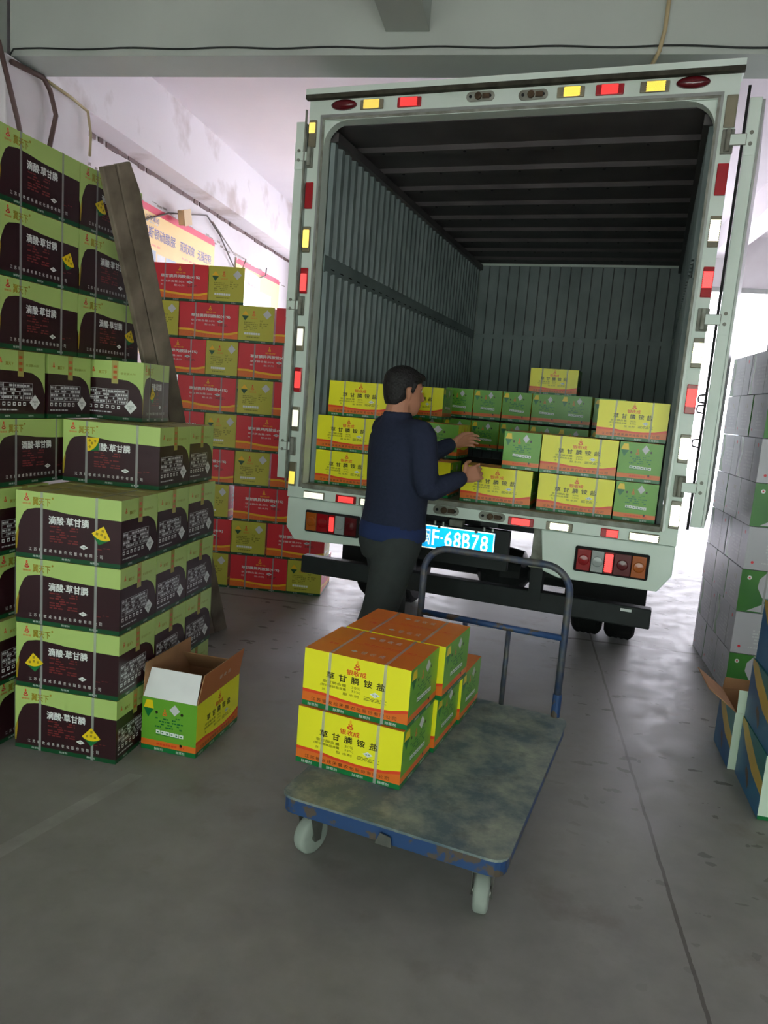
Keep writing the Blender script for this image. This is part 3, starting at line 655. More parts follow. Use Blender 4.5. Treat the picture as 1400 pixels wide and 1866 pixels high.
# doors folded back past the sides, seen edge-on
def door(uh, ang, nm, hooks, outer=True):
    """door leaf swung right round its hinges; local x runs along the leaf, away from the camera"""
    e = bpy.data.objects.new(nm, None); COL.objects.link(e); e.parent = truck; e.location = (uh, -.03, 0); e.rotation_euler = (0, 0, ang); e.empty_display_size = .1
    t1 = .055
    mb = MB(); mb.box((0, 0, 1.0), (1.05, t1, 3.03), P_); bevel(mb.build('leaf', e), .004)
    mb = MB(); mb.box((.006, -.012, 1.0), (1.045, -.001, 3.02), M['steel']); mb.build('outer_skin', e)
    mb = MB(); mb.box((-.010, t1+.001, .985) if outer else (-.008, -.010, .985), (.004, t1+.014, 3.08) if outer else (.004, -.001, 3.09), M['rub'] if outer else M['grime']); mb.build('gasket', e)
    for z in (2.843, 2.02, 1.196):
        mb = MB(); mb.box((-.004, .004, z-.07), (0, t1-.002, z+.075), P_)
        for dz in (-.02, .03): mb.cyl((-.009, t1/2, z+dz), (-.003, t1/2, z+dz), .009, M['grime'], 8)
        mb.build('hinge_leaf', e)
    for z in hooks:
        mb = MB(); mb.tube([(.02, t1+.014, z), (.02, t1+.04, z+.004), (.02, t1+.044, z+.02), (.02, t1+.04, z+.036), (.02, t1+.014, z+.04)], .005, M['rub'], 6); mb.build('door_hook', e)
    return e
# right leaf: stands nearly in the line of sight; left leaf: flat along the far side
door(2.335, pi/2-(.41-.3369)-.02, 'rear_door', (1.62, 1.57, 1.40))
door(-.008, pi/2+.02, 'rear_door', (), False)

# prismatic reflectors: real corner-cube cells behind each lens window
def cube_cells(mb, u0, z0, u1, z1, y, s, pick):
    """corner-cube array filling a rectangle of the plane y, opening towards -y"""
    ax = Vector((1, 1, 1)).normalized(); e0 = Vector((1, -1, 0)).normalized(); e1 = ax.cross(e0)
    def T(p): return Vector((p.dot(e0), -p.dot(ax), p.dot(e1)))*s
    N = int(max(u1-u0, z1-z0)/s/1.1)+3
    cu, cz = (u0+u1)/2, (z0+z1)/2
    E3 = (Vector((1, 0, 0)), Vector((0, 1, 0)), Vector((0, 0, 1)))
    for i in range(-N, N+1):
        for j in range(-N, N+1):
            p = Vector((i, j, -i-j)); q = T(p)
            if not (u0 < cu+q.x < u1 and z0 < cz+q.z < z1): continue
            mm = pick(cu+q.x, cz+q.z)
            for a, b_ in ((0, 1), (1, 2), (2, 0)):
                c4 = [T(p), T(p+E3[a]), T(p+E3[a]+E3[b_]), T(p+E3[b_])]
                mb.poly([(cu+v.x, y+v.y, cz+v.z) for v in c4][::-1], mm)
def reflector(u, z, w, h, kind, win):
    """moulded housing with a window of prism cells; win = fraction (lo, hi) of its long side that is prismatic"""
    hm = M['hous_red'] if kind == 'red' else M['hous_clear']; rm = {'red': R_RED, 'amber': R_AMBER, 'white': R_WHITE}[kind]
    mb = MB(); mb.box((u-w/2, -.014, z-h/2), (u+w/2, -.001, z+h/2), hm); o = part(mb, 'reflector', bev=.004)
    if win:
        mb = MB(); lo, hi = win
        if w > h: cube_cells(mb, u-w/2+w*lo, z-h*.42, u-w/2+w*hi, z+h*.42, -.016, 0.0042, lambda a, b_: rm)
        else: cube_cells(mb, u-w*.42, z-h/2+h*lo, u+w*.42, z-h/2+h*hi, -.016, 0.0042, lambda a, b_: rm)
        mb.build('prism_window', o)
UL, UR = .026, TW-.022
for z, k, wn in ((2.97, 'amber', (.5, .9)), (2.637, 'red', None), (2.394, 'amber', (.2, .85)), (2.163, 'red', (.1, .75)), (1.832, 'white', (.22, .88)), (1.592, 'red', (.15, .85)), (1.36, 'white', (.2, .85)), (1.028, 'amber', (.1, .6))):
    reflector(UL+.004, z, .046, .145, k, wn)
for z, k, wn in ((2.979, 'amber', None), (2.674, 'red', None), (2.435, 'white', (.2, .85)), (2.199, 'red', (.3, .85)), (1.86, 'white', (.18, .82)), (1.634, 'red', (.25, .85)), (1.386, 'white', (.14, .88)), (1.049, 'white', (.1, .85))):
    reflector(UR-.004, z, .05, .145, k, wn)
for u, k, wn in ((.38, 'amber', (.15, .85)), (.597, 'red', (.12, .85)), (1.452, 'amber', (.25, .85)), (1.641, 'red', (.2, .8)), (1.851, 'amber', (.22, .85))): reflector(u, 3.108, .135, .05, k, wn)
for u, w, k, wn in ((.182, .135, 'white', (.03, .97)), (.39, .13, 'red', (.15, .9)), (.519, .09, 'white', (.15, .85)), (1.432, .14, 'red', (.15, .85)), (1.639, .14, 'white', (.15, .85)), (1.90, .09, 'red', (.35, .95)), (2.072, .15, 'white', (.03, .97))): reflector(u, .913, w, .046, k, wn)
# oval marker lamps and oval latch sockets on the header, sockets on the sill
for u, z in ((.212, 3.115), (2.023, 3.118)):
    mb = MB(); mb.lathe((u, 0, z), (0, -1, 0), [(0, .062), (.012, .06), (.022, .045), (.027, .02), (.028, .001)], M['lens_dark'], 24)
    for i, v in enumerate(mb.v): mb.v[i] = (u+(v[0]-u)*1.25, v[1], z+(v[2]-z)*.45)
    part(mb, 'marker_lamp', smooth=True)
def latch(u, z):
    mb = MB(); N = 20
    pts = [(u+(.05 if cos(2*pi*i/N) > 0 else -.05)+.025*cos(2*pi*i/N), -.001, z+.025*sin(2*pi*i/N)) for i in range(N)]
    mb.prism(pts, (0, -.006, 0), M['grime']); mb.lathe((u-.01, -.007, z), (0, -1, 0), [(0, .018), (.012, .018), (.016, .006)], M['rust'], 12); mb.box((u+.012, -.013, z-.012), (u+.05, -.007, z+.012), M['rust'])
    for a in (-.052, .052): mb.cyl((u+a, -.011, z), (u+a, -.006, z), .008, M['rub'], 8)
    part(mb, 'latch_socket')
for u, z in ((.987, 3.116), (1.263, 3.108), (1.005, .923), (1.27, .921)): latch(u, z)
# lower corner panels with chamfer, tail lamps
def corner_panel(pts):
    mb = MB(); mb.prism([(a, .0, z) for a, z in pts], (0, .05, 0), P_); return part(mb, 'corner_panel', bev=.006)
corner_panel([(.005, .884), (.005, .70), (.063, .625), (.53, .643), (.49, .884)])
corner_panel([(2.231, .884), (2.231, .728), (2.168, .636), (1.66, .632), (1.575, .66), (1.545, .884)])
def tail(u0, u1, z0, z1, cells):
    mb = MB(); mb.box((u0, -.022, z0), (u1, -.001, z1), M['rub']); o = part(mb, 'tail_light', bev=.012)
    a = u0+.012; tot = sum(c_[0] for c_ in cells); span = u1-u0-.024
    for wgt, mm, nm in cells:
        b_ = a+span*wgt/tot
        mb = MB()
        if nm == 'prism':
            mb.box((a+.002, -.026, z0+.012), (b_-.002, -.02, z1-.012), M['lens_red']); q = mb.build('lens', o)
            mb = MB(); cube_cells(mb, a+.004, z0+.022, b_-.004, z1-.022, -.028, 0.0042, lambda x, y: R_RED); mb.build('prism_window', o)
        else:
            mb.box((a+.002, -.030, z0+.012), (b_-.002, -.02, z1-.012), mm); mb.lathe(((a+b_)/2, -.030, (z0+z1)/2), (0, -1, 0), [(0, .03), (.004, .024), (.006, .001)], mm, 16); bevel(mb.build('lens', o), .002)
        a = b_
tail(.136, .491, .69, .823, [(1, M['lens_amber'], ''), (1.1, M['lens_red'], ''), (.6, None, 'prism'), (.9, M['lens_clear'], ''), (1.1, M['lens_dark'], '')])
tail(1.737, 2.115, .688, .826, [(1, M['lens_red'], ''), (.9, M['lens_clear'], ''), (.65, None, 'prism'), (1.2, M['lens_dark'], ''), (1, M['lens_amber'], '')])
# number plate of retroreflective sheeting with the characters printed in white
PU, PZ, PD = .8435, .676, .08
e = bpy.data.objects.new('number_plate', None); COL.objects.link(e); e.parent = truck; e.location = (PU, PD, PZ); e.empty_display_size = .05
tris = []
mbt = MB(); ft = Face(mbt, (0, -.004, 0), (1, 0, 0), (0, 0, 1), .44, .14)
for ch_, a0, a1 in (('闽', .035, .135), ('F', .165, .255), ('6', .34, .435), ('8', .46, .555), ('B', .58, .675), ('7', .70, .795), ('8', .82, .915)): ft.text(ch_, a0, .17, a1, .83, M['plate_edge'], .012)
ft.disc(.295, .5, .006, M['plate_edge'])
for f in mbt.f:
    for i in range(1, len(f)-1): tris.append([(mbt.v[f[k]][0], mbt.v[f[k]][2]) for k in (0, i, i+1)])
def in_char(x, z):
    if x < .008 or x > .432 or z < .007 or z > .133: return (x > .003 and x < .437 and z > .003 and z < .137)
    for (ax, az), (bx, bz), (cx, cz) in tris:
        d1 = (bx-ax)*(z-az)-(bz-az)*(x-ax); d2 = (cx-bx)*(z-bz)-(cz-bz)*(x-bx); d3 = (ax-cx)*(z-cz)-(az-cz)*(x-cx)
        if (d1 >= 0 and d2 >= 0 and d3 >= 0) or (d1 <= 0 and d2 <= 0 and d3 <= 0): return True
    return False
mb = MB(); mb.box((0, .0, 0), (.44, .004, .14), M['plate_blue']); mb.build('plate_backing', e)
mb = MB(); cube_cells(mb, .001, .001, .439, .139, -.002, .0026, lambda x, z: R_WHITE if in_char(x, z) else R_BLUE); mb.build('plate_sheeting', e)
mb = MB()
for x, z in ((.11, .134), (.33, .134), (.11, .008), (.33, .008)): mb.lathe((x, -.004, z), (0, -1, 0), [(0, .009), (.006, .008), (.008, .002)], M['grime'], 10)
mb.build('plate_bolt', e)
mb = MB(); mb.box((.83, .1, .60), (1.36, .16, .83), M['chassis']); mb.box((.9, .05, .855), (1.0, .12, .886), M['chassis']); mb.box((1.2, .05, .855), (1.3, .12, .886), M['chassis'])
part(mb, 'plate_bracket')
mb = MB(); mb.box((1.02, .03, .832), (1.10, .09, .872), M['grime']); part(mb, 'plate_lamp', bev=.006)
for u in (.93, .98, 1.22, 1.27):
    mb = MB(); mb.lathe((u, .06, .845), (0, 0, -1), [(0, .008), (.02, .008), (.022, .003)], M['steel'], 8); part(mb, 'bolt')
# bumper bar, chassis, wheels, mud flaps
mb = MB(); mb.box((0, .25, .36), (2.165, .33, .475), M['chassis']); part(mb, 'bumper', bev=.008)
mb = MB(); mb.box((2.0, .246, .445), (2.06, .25, .46), M['white']); part(mb, 'bumper_sticker')
for u in (.68, 1.48):
    mb = MB(); mb.box((u, .2, .62), (u+.07, DEP+1.2, .80), M['chassis']); mb.box((u+.0, .24, .42), (u+.07, .36, .64), M['chassis']); part(mb, 'chassis_rail')
mb = MB()
for d0 in (.35, 1.1, 1.9, 2.7, 3.5): mb.box((.03, d0, .80), (TW-.03, d0+.08, .89), M['chassis'])
part(mb, 'cross_member')
mb = MB(); mb.box((1.50, .06, .70), (1.56, .09, .88), M['grime']); mb.box((1.49, .05, .66), (1.57, .10, .71), M['grime']); part(mb, 'tow_bracket')
def wheel(u0, d0, w=.20, r=.36):
    zc_ = r+.006; mb = MB(); prof = [(0, r*.55), (0, r*.9), (.015, r*.97), (.03, r), (w-.03, r), (w-.015, r*.97), (w, r*.9), (w, r*.55)]
    mb.lathe((u0, d0, zc_), (1, 0, 0), prof, M['tyre'], 36)
    for k in range(4): mb.lathe((u0+.035+k*.038, d0, zc_), (1, 0, 0), [(0, r+.004), (.02, r+.004)], M['tyre'], 36)
    o = part(mb, 'wheel'); mb = MB(); mb.lathe((u0+.02, d0, zc_), (1, 0, 0), [(0, r*.2), (.0, r*.54), (w-.04, r*.54), (w-.04, r*.2)], M['grime'], 24); mb.build('rim', o)
for u in (.10, .32, 1.68, 1.90): wheel(u, 1.28)
for u in (.12, 1.88): wheel(u, 4.75)
mb = MB(); mb.cyl((.2, 1.28, .36), (2.0, 1.28, .36), .07, M['chassis'], 14); mb.lathe((.95, 1.28, .36), (1, 0, 0), [(0, .05), (.06, .15), (.2, .17), (.34, .15), (.4, .05)], M['chassis'], 20); part(mb, 'axle')
mb = MB(); mb.box((.06, .80, .32), (.56, .82, .80), M['rub']); part(mb, 'mud_flap')
mb = MB(); mb.box((1.64, .80, .32), (2.14, .82, .80), M['rub']); part(mb, 'mud_flap')
mb = MB(); mb.prism([(.16, 4.25, .55), (.16, 5.45, .55), (.16, 5.45, 1.25), (.16, 5.2, 2.05), (.16, 5.0, 2.2), (.16, 4.25, 2.2)], (1.9, 0, 0), P_); part(mb, 'cab', bev=.05)
mb = MB()
for u in (.155, 2.058): mb.prism([(u, 4.45, 1.35), (u, 5.25, 1.35), (u, 5.08, 1.95), (u, 4.45, 1.95)], (.01, 0, 0), M['lens_dark'] if False else M['rub'])
part(mb, 'cab_window')

# ------------------------------------------------------------------ cartons: maroon and lime stacks on the left
ORD = ['', 'bottom', 'second', 'third', 'fourth', 'fifth', 'sixth', 'seventh', 'eighth', 'top']
KH = .2655
def fr(o, yaw, a, b_, z): return (o[0]+a*cos(yaw)-b_*sin(yaw), o[1]+a*sin(yaw)+b_*cos(yaw), z)
BO, BY = (-1.428, 2.812), -.187
GB = 'maroon and lime cartons stacked at the left'
depthname = ['front', 'middle', 'rear']
stk = {(4, 0): (.84, .60, -.25), (2, 0): (.17, .55, .12), (1, 0): (.76, .52, 0)}
for ly in range(1, 5):
    for k in range(3):
        lb = f'maroon and lime carton, {ORD[ly]} layer up, {depthname[k]} of three beside the open carton' if ly > 1 else f'maroon and lime carton on the floor, {depthname[k]} of three behind the open carton'
        jx = {1: -.0, 2: .004, 3: .002, 4: .0}[ly]
        r = carton('black', fr(BO, BY, jx, .002+k*.2805, (ly-1)*KH+.001), BY, 0, lb, GB)
        if (ly, k) in stk: sticker(r, *stk[(ly, k)])
L5 = (-1.395, 3.148)
for k, nm in enumerate(('front', 'rear')):
    r = carton('black', fr(L5, BY, 0, k*.2785, 4*KH+.001), BY, 0, f'maroon and lime carton, {nm} one of the pair on the fifth layer, set back', GB, (.45, .276 if k == 0 else .245, .2625))
    if k == 0: sticker(r, .25, .74, .85)
r = carton('black', (-1.390, 3.372, 5*KH+.001), -.17, 1, 'maroon and lime carton crowning the set-back pair, table print and diamond facing', GB, (.246, .276, .2625))
sticker(r, .33, .60, .25)
AO, AY = (-1.497, 2.788), -.243
for ly in (1, 2, 3, 4):
    if ly % 2: carton('black', fr(AO, AY, -.277, .0, (ly-1)*KH+.001), AY, 1, f'maroon and lime carton cut by the left edge, end outwards, {ORD[ly]} layer', GB)
    else: carton('black', fr(AO, AY, -.43, .0, (ly-1)*KH+.001), AY, 0, f'maroon and lime carton cut by the left edge, long side outwards, {ORD[ly]} layer', GB)
carton('black', fr(AO, AY, -.277, .0, 4*KH+.001), AY, 1, 'maroon and lime carton on the fifth layer at the left edge, half hidden', GB)
for k, nm in enumerate(('nearest', 'second')):
    carton('black', fr(AO, AY, -.451, .0+k*.30, 5*KH+.001), AY, 1+1 if False else 0, f'maroon and lime carton, sixth layer, {nm} end from the left edge', GB, None) if False else carton('black', fr(AO, AY, -.452, k*.295, 5*KH+.001), AY, 0, f'maroon and lime carton on the sixth layer, {nm} from the left edge', GB)
for ly in (7, 8, 9):
    for k, nm in enumerate(('nearer', 'farther')):
        glare = ''
        r = carton('black', fr(AO, AY, -.277+.018, k*.456, (ly-1)*KH+.001), AY, 1, f'maroon and lime carton in the {ORD[ly]} layer at upper left, {nm} one' + glare, GB)
        if (ly, k) in ((8, 0), (9, 1), (7, 1)): sticker(r, {(8, 0): .88, (9, 1): .33, (7, 1): .86}[(ly, k)], .58, -.3)

# ------------------------------------------------------------------ red and olive stack behind
RY = -.072; RO = (-.427, 5.4395); RH = .264
GR = 'red and olive cartons stacked in the middle distance'
rows = {1: [('o', -1.0), ('r', -.718), ('o', -.274)], 2: [('r', -1.166), ('o', -.72), ('r', -.444)], 3: [('o', -.995), ('r', -.716)], 4: [('r', -1.166), ('o', -.72), ('r', -.444)],
        5: [('r', -1.41), ('o', -.962), ('r', -.723), ('o', -.274)], 6: [('r', -1.18), ('o', -.725), ('r', -.452)], 7: [('r', -1.42), ('o', -.975), ('r', -.732), ('o', -.28)], 8: [('o', -1.455), ('r', -1.185), ('o', -.742), ('r', -.466)], 9: [('r', -1.422), ('o', -.977)]}
for ly, items in rows.items():
    nr = {'r': 0, 'o': 0}; tot = {q: sum(1 for a in items if a[0] == q) for q in 'ro'}
    for q, a in items:
        nr[q] += 1; pos = '' if tot[q] == 1 else (', left one' if nr[q] == 1 else ', right one')
        w = .44 if q == 'r' else .27
        lay = {1: 'bottom row', 9: 'top row'}.get(ly, ORD[ly] + ' row up')
        lb = f'red long side carton in the {lay} of the red stack{pos}' if q == 'r' else f'olive carton end in the {lay} of the red stack{pos}'
        dm = (.44, .27, .261) if q == 'r' else (.44, .262 if ly not in (3, 5, 7) else .238, .261)
        carton('red', fr(RO, RY, a+.003, random.uniform(0, .006), (ly-1)*RH+.001), RY, 0 if q == 'r' else 1, lb, GR, dm)

# ------------------------------------------------------------------ yellow and green cartons in the truck
T0 = (-.598, 4.4641); ZF = .975; SH = .2115
GT = 'yellow and green cartons loaded in the truck'
def tc_(u, d, z, turn, label, dims=(.402, .25, .207)):
    return carton('yellow', fr(T0, TY, u, d, z), TY, turn, label, GT, dims)
z1, z2, z3, z4 = ZF+.001, ZF+.001+SH, ZF+.001+2*SH, ZF+.001+3*SH
Y_, G_ = 'yellow long side carton', 'green carton end'
tc_(.124, .11, z1, 0, Y_+' on the truck floor at the left wall')
tc_(.122, .11, z2, 0, Y_+' second from the truck floor at the left wall')
tc_(.172, .14, z3, 0, Y_+' third up at the left wall, glaring with reflection')
tc_(.575, .12, z1, 0, Y_+' on the truck floor behind the man', (.402, .25, .207))
tc_(1.052, .10, z1, 0, Y_+' on the truck floor below the raised hands')
tc_(1.49, .10, z1, 0, Y_+' on the truck floor, rightmost long side')
tc_(1.486, .10, z2, 0, Y_+' second from the truck floor, right of the lone green end')
tc_(1.758, .16, z3, 0, Y_+' third up at the right wall, half in shadow', (.36, .25, .208))
tc_(1.900, .10, z1, 1, G_+' on the truck floor at the right wall', (.402, .215, .207))
tc_(1.895, .10, z2, 1, G_+' second from the truck floor at the right wall, with yellow sticker', (.402, .218, .207))
tc_(1.272, .12, z2, 1, G_+' beside the man’s hands, left of the yellow long side', (.402, .205, .207))
tc_(.60, .42, z2, 1, G_+' with yellow triangle, showing behind the man’s chest', (.30, .33, .207))
# the deeper block, ends outward
bh = .2265
for row in range(3):
    for i in range(9):
        u = .125+i*.2165; z = ZF+.001+row*(bh+.001); d = 1.42 if i != 6 else 1.30
        if row == 2 and i in (0, 1, 8): continue
        if row == 0 and i > 0: continue
        nm = ['first', 'second', 'third', 'fourth', 'fifth', 'sixth', 'seventh', 'eighth', 'ninth'][i]
        lv = {0: 'bottom', 1: 'middle', 2: 'upper'}[row]
        if row == 0:
            # one continuous hidden course is left out except what carries the rows above
            continue
        tc_(u, d, z-.0, 1, f'{G_} deep in the truck, {lv} row, {nm} from the left wall', (.402, .208, bh-.014))
tc_(.30, .98, z3+.012, 0, Y_+' deep in the truck beside the man’s face', (.36, .25, .215))
tc_(1.14, 1.62, ZF+.001+3*(bh+.001)-.011, 0, Y_+' alone on top of the deep load', (.35, .25, .19))

# ------------------------------------------------------------------ pale carton wall on the right, blue cartons in front of it
QO, QY = (2.035, 4.07), -.198; QH = .2445
GW = 'pale cartons stacked along the right side'
for ly in range(1, 9):
    if ly % 2:
        for k in range(3):
            carton('pale', fr(QO, QY, random.uniform(0, .006), k*.309, (ly-1)*QH+.001), QY, 0, f'pale carton, {ORD[ly] if ly < 9 else "top"} layer of the right stack, {["near one with green front", "middle end", "far end"][k]}', GW)
    else:
        for k in range(2):
            carton('pale', fr(QO, QY, random.uniform(0, .006), k*.464, (ly-1)*QH+.001), QY, 1, f'pale carton, {ORD[ly]} layer of the right stack, {["near one with white front", "far long side"][k]}', GW)
carton('pale', fr(QO, QY, .03, .0, 8*QH+.001), QY, 0, 'film wrapped pale carton alone on top of the right stack', GW)
UO, UY = (1.556, 2.70), -.23
GU = 'blue cartons at the right edge'
for ly, nm in ((1, 'on the floor'), (2, 'in the middle of the three'), (3, 'topmost of the three')):
    carton('blue', fr(UO, UY, {1: 0, 2: .004, 3: .012}[ly], 0, (ly-1)*.2665+.001), UY, -1, f'blue carton with yellow band at the right edge, {nm}', GU)

# ------------------------------------------------------------------ open cartons
def open_box(name, loc, yaw, w, l, h, label, faces, flaps, group=None):
    """w across the front, l deep; faces = painter for (front, right, back, left); flaps = list (side, length, outward angle from upright, outer material, inner material)"""
    r = thing(name, label, 'carton', loc, yaw, group); T = .004
    mb = MB(); x, y = w/2, l/2
    F = carton_faces(mb, w, l, h)
    for f, fn in zip(F[:4], faces): fn(f)
    k = M['kraft']
    mb.poly([(-x+T, -y+T, h), (-x+T, -y+T, .005), (x-T, -y+T, .005), (x-T, -y+T, h)], k); mb.poly([(x-T, -y+T, h), (x-T, -y+T, .005), (x-T, y-T, .005), (x-T, y-T, h)], k)
    mb.poly([(x-T, y-T, h), (x-T, y-T, .005), (-x+T, y-T, .005), (-x+T, y-T, h)], k); mb.poly([(-x+T, y-T, h), (-x+T, y-T, .005), (-x+T, -y+T, .005), (-x+T, -y+T, h)], k)
    mb.poly([(-x, -y, .005), (x, -y, .005), (x, y, .005), (-x, y, .005)], k); mb.poly([(-x, y, 0), (x, y, 0), (x, -y, 0), (-x, -y, 0)], k)
    for a, b_ in (((-x, -y), (x, -y+T)), ((-x, y-T), (x, y)), ((-x, -y+T), (-x+T, y-T)), ((x-T, -y+T), (x, y-T))): mb.poly([(a[0], a[1], h), (b_[0], a[1], h), (b_[0], b_[1], h), (a[0], b_[1], h)], k)
    mb.build('carton_body', r)
    for side, ln, ang, mo, mi_, text in flaps:
        mb = MB(); d = Vector({'f': (0, -1, 0), 'r': (1, 0, 0), 'b': (0, 1, 0), 'l': (-1, 0, 0)}[side]); t_ = Vector((0, 0, 1)).cross(d)
        half = x if side in 'fb' else y; base = d*(y if side in 'fb' else x) + Vector((0, 0, h+.0005))
        upv = d*sin(ang) + Vector((0, 0, 1))*cos(ang); nn = t_.cross(upv)
        A = base - t_*(half-.004); B = base + t_*(half-.004); sh = t_*.006
        mb.poly([A, B, B+upv*ln-sh, A+upv*ln+sh], mo)                     # outer skin
        q = -nn*.0035
        mb.poly([A+upv*ln+sh+q, B+upv*ln-sh+q, B+q, A+q], mi_)
        mb.poly([A+upv*ln+sh, B+upv*ln-sh, B+upv*ln-sh+q, A+upv*ln+sh+q], k); mb.poly([A+q, B+q, B, A], k)
        mb.poly([A, A+upv*ln+sh, A+upv*ln+sh+q, A+q], k); mb.poly([B+q, B+upv*ln-sh+q, B+upv*ln-sh, B], k)
        if text:
            f = Face(mb, A, t_, upv, 2*half, ln); f.spaced('银收成', .42, .42, .68, .56, M['palegrey'], .06)
        mb.build('flap', r)
    return r
ob = open_box('open_carton', (-.936+.5*(.25*cos(-.238)+.392*sin(.238)), 2.885+.5*(.25*sin(-.238)+.392*cos(.238)), .001), -.238, .25, .392, .228, 'opened green and yellow carton on the floor, flaps up',
   [end_yellow, long_yellow, end_yellow, long_yellow],
   [('f', .12, -.42, M['poster_w'], M['kraft'], False), ('r', .13, .18, M['flap_orange'], M['kraft'], True), ('b', .12, -.7, M['flap_orange'], M['kraft'], False), ('l', .14, -.02, M['flap_orange'], M['kraft'], False)])
mb = MB(); mb.lathe((0, 0, 0), (0, 0, 1), [(0, .04), (.13, .042), (.15, .03), (.16, .02), (.165, .022), (.195, .022), (.2, .018)], M['redplastic'], 20)
q_ = mb.build('red_bottle', smooth=True, loc=(ob.location.x+.035, ob.location.y+.07, .007)); tag(q_, 'red plastic bottle standing inside the opened green and yellow carton', 'bottle')
pl = lambda f: f.rect(0, 0, 1, 1, M['pale'], 0)
bw, bl = .30, .31
bo = (1.624, 3.112)
c_ = fr(bo, UY, bw/2, bl/2, .001)
ob2 = open_box('open_carton', c_, UY, bw, bl, .265, 'opened blue carton with flaps up behind the blue stack at right', [pl, blue_side, pl, blue_side],
   [('f', .10, -.35, M['pale'], M['kraft'], False), ('r', .12, .5, M['blue'], M['kraft'], False), ('b', .055, .1, M['kraft'], M['kraft'], False), ('l', .15, .95, M['blue'], M['kraft'], False)])
mb = MB(); mb.box((-.07, -.08, 0), (.09, .08, .2), M['purple']); q_ = bevel(mb.build('plastic_bag', loc=(c_[0], c_[1], .007), rotz=UY), .03, 3)
tag(q_, 'violet plastic bag inside the opened blue carton at right', 'bag')

# ------------------------------------------------------------------ flat trolley and its load
YT, OT = -.385, (-.268, 2.2)
tr_ = thing('platform_trolley', 'worn blue flatbed trolley with tube handle, loaded with yellow cartons', 'trolley', (OT[0], OT[1], 0), YT)
DW, DL, ZP = .747, 1.125, .24
def rrect(w, l, r, inset=0):
    pts = []
    for cx, cy, a0 in ((w-r, r, -pi/2), (w-r, l-r, 0), (r, l-r, pi/2), (r, r, pi)):
        for i in range(5): a = a0+pi/2*i/4; pts.append((cx+(r-inset)*cos(a), cy+(r-inset)*sin(a)))
    return pts
mb = MB(); mb.prism([(a, b_, ZP-.008) for a, b_ in rrect(DW, DL, .05)], (0, 0, .008), M['deck']); mb.build('deck', tr_)
mb = MB(); q = rrect(DW-.012, DL-.012, .045)
out = [(a+.006, b_+.006) for a, b_ in q]; inn = [(a+.006, b_+.006) for a, b_ in rrect(DW-.012, DL-.012, .045, .02)]
def rg_(pp, z): return [(a, b_, z) for a, b_ in pp]
mb.rings([rg_(out, ZP-.0085), rg_(out, ZP-.058), rg_(inn, ZP-.058), rg_(inn, ZP-.0085)], M['tblue'], closed=True)
for d0 in (.1, .55, 1.0): mb.box((.02, d0, ZP-.055), (DW-.02, d0+.05, ZP-.0085), M['tblue'])
mb.build('frame', tr_)
mb = MB(); mb.prism([(.345, -.002, ZP-.06), (.40, -.002, ZP-.06), (.395, -.002, ZP-.028), (.36, -.002, ZP-.022)], (0, -.004, 0), M['zinc']); mb.build('clasp', tr_)
def caster(x, y, ang, nm='caster'):
    e = bpy.data.objects.new(nm, None); COL.objects.link(e); e.parent = tr_; e.location = (x, y, 0); e.rotation_euler = (0, 0, ang); e.empty_display_size = .05
    r = .064; w = .048
    mb = MB(); mb.lathe((-w/2, .02, r), (1, 0, 0), [(0, .02), (0, r*.78), (.004, r*.93), (.011, r), (w-.011, r), (w-.004, r*.93), (w, r*.78), (w, .02)], M['wheel'], 32); mb.build('wheel', e, True)
    mb = MB(); mb.lathe((-w/2-.004, .02, r), (1, 0, 0), [(0, .005), (0, .018), (w+.008, .018), (w+.008, .005)], M['zinc'], 14); mb.build('hub', e)
    mb = MB()
    for s_ in (-1, 1): mb.prism([(s_*(w/2+.006), -.018, .15), (s_*(w/2+.006), .045, .15), (s_*(w/2+.006), .034, r-.014), (s_*(w/2+.006), .008, r-.014)], (s_*.003, 0, 0), M['zinc'])
    mb.box((-w/2-.009, -.03, .148), (w/2+.009, .05, .154), M['zinc']); mb.lathe((0, 0, .154), (0, 0, 1), [(0, .03), (.012, .03), (.014, .024)], M['zinc'], 16); mb.box((-.045, -.045, .168), (.045, .045, .182), M['zinc']); mb.build('fork', e)
caster(.067, .09, -.30); caster(.668, .085, .16); caster(.07, 1.02, 0); caster(.67, 1.02, 0)
hy = DL-.004; x0, x1 = .05, .692
def arc(cx, cz, r, a0, a1): return [(cx+r*cos(a0+(a1-a0)*i/8), hy, cz+r*sin(a0+(a1-a0)*i/8)) for i in range(9)]
mb = MB(); mb.tube([(x0, hy, ZP-.05), (x0, hy, .5)] + arc(x0+.11, .776, .11, pi, pi/2) + arc(x1-.11, .776, .11, pi/2, 0) + [(x1, hy, .5), (x1, hy, ZP-.05)], .0155, M['tgrey'], 12); hd = mb.build('handle', tr_, True)
mb = MB(); mb.tube([(x0, hy, .585), (x1, hy, .585)], .0135, M['tblue'], 10); mb.build('crossbar', hd, True)
for x in (.262, .457):
    mb = MB(); mb.tube([(x, hy, .58), (x, hy, ZP-.03)], .011, M['tgrey'], 10); mb.build('upright', hd, True)
for x in (x0, x1):
    mb = MB(); mb.cyl((x, hy, ZP), (x, hy, ZP+.1), .019, M['tblue'], 12); mb.build('socket', hd)
GY = 'yellow and green cartons on the trolley'
HY = .2068
def tl(a, b_, k, dw, label, yaw=YT, L=.392): return carton('yellow', fr(OT, YT, a, b_, ZP+.001+k*HY), yaw, 0, label, GY, (L, dw, .2045))
tl(-.058, .214, 0, .30, 'yellow carton, lower front one on the trolley, facing the camera')
tl(-.045, .524, 0, .28, 'yellow carton, lower middle one on the trolley')
tl(-.036, .812, 0, .28, 'yellow carton, lowest and rearmost on the trolley, orange lid showing')
tl(-.054, .226, 1, .285, 'yellow carton, upper front one on the trolley, facing the camera')
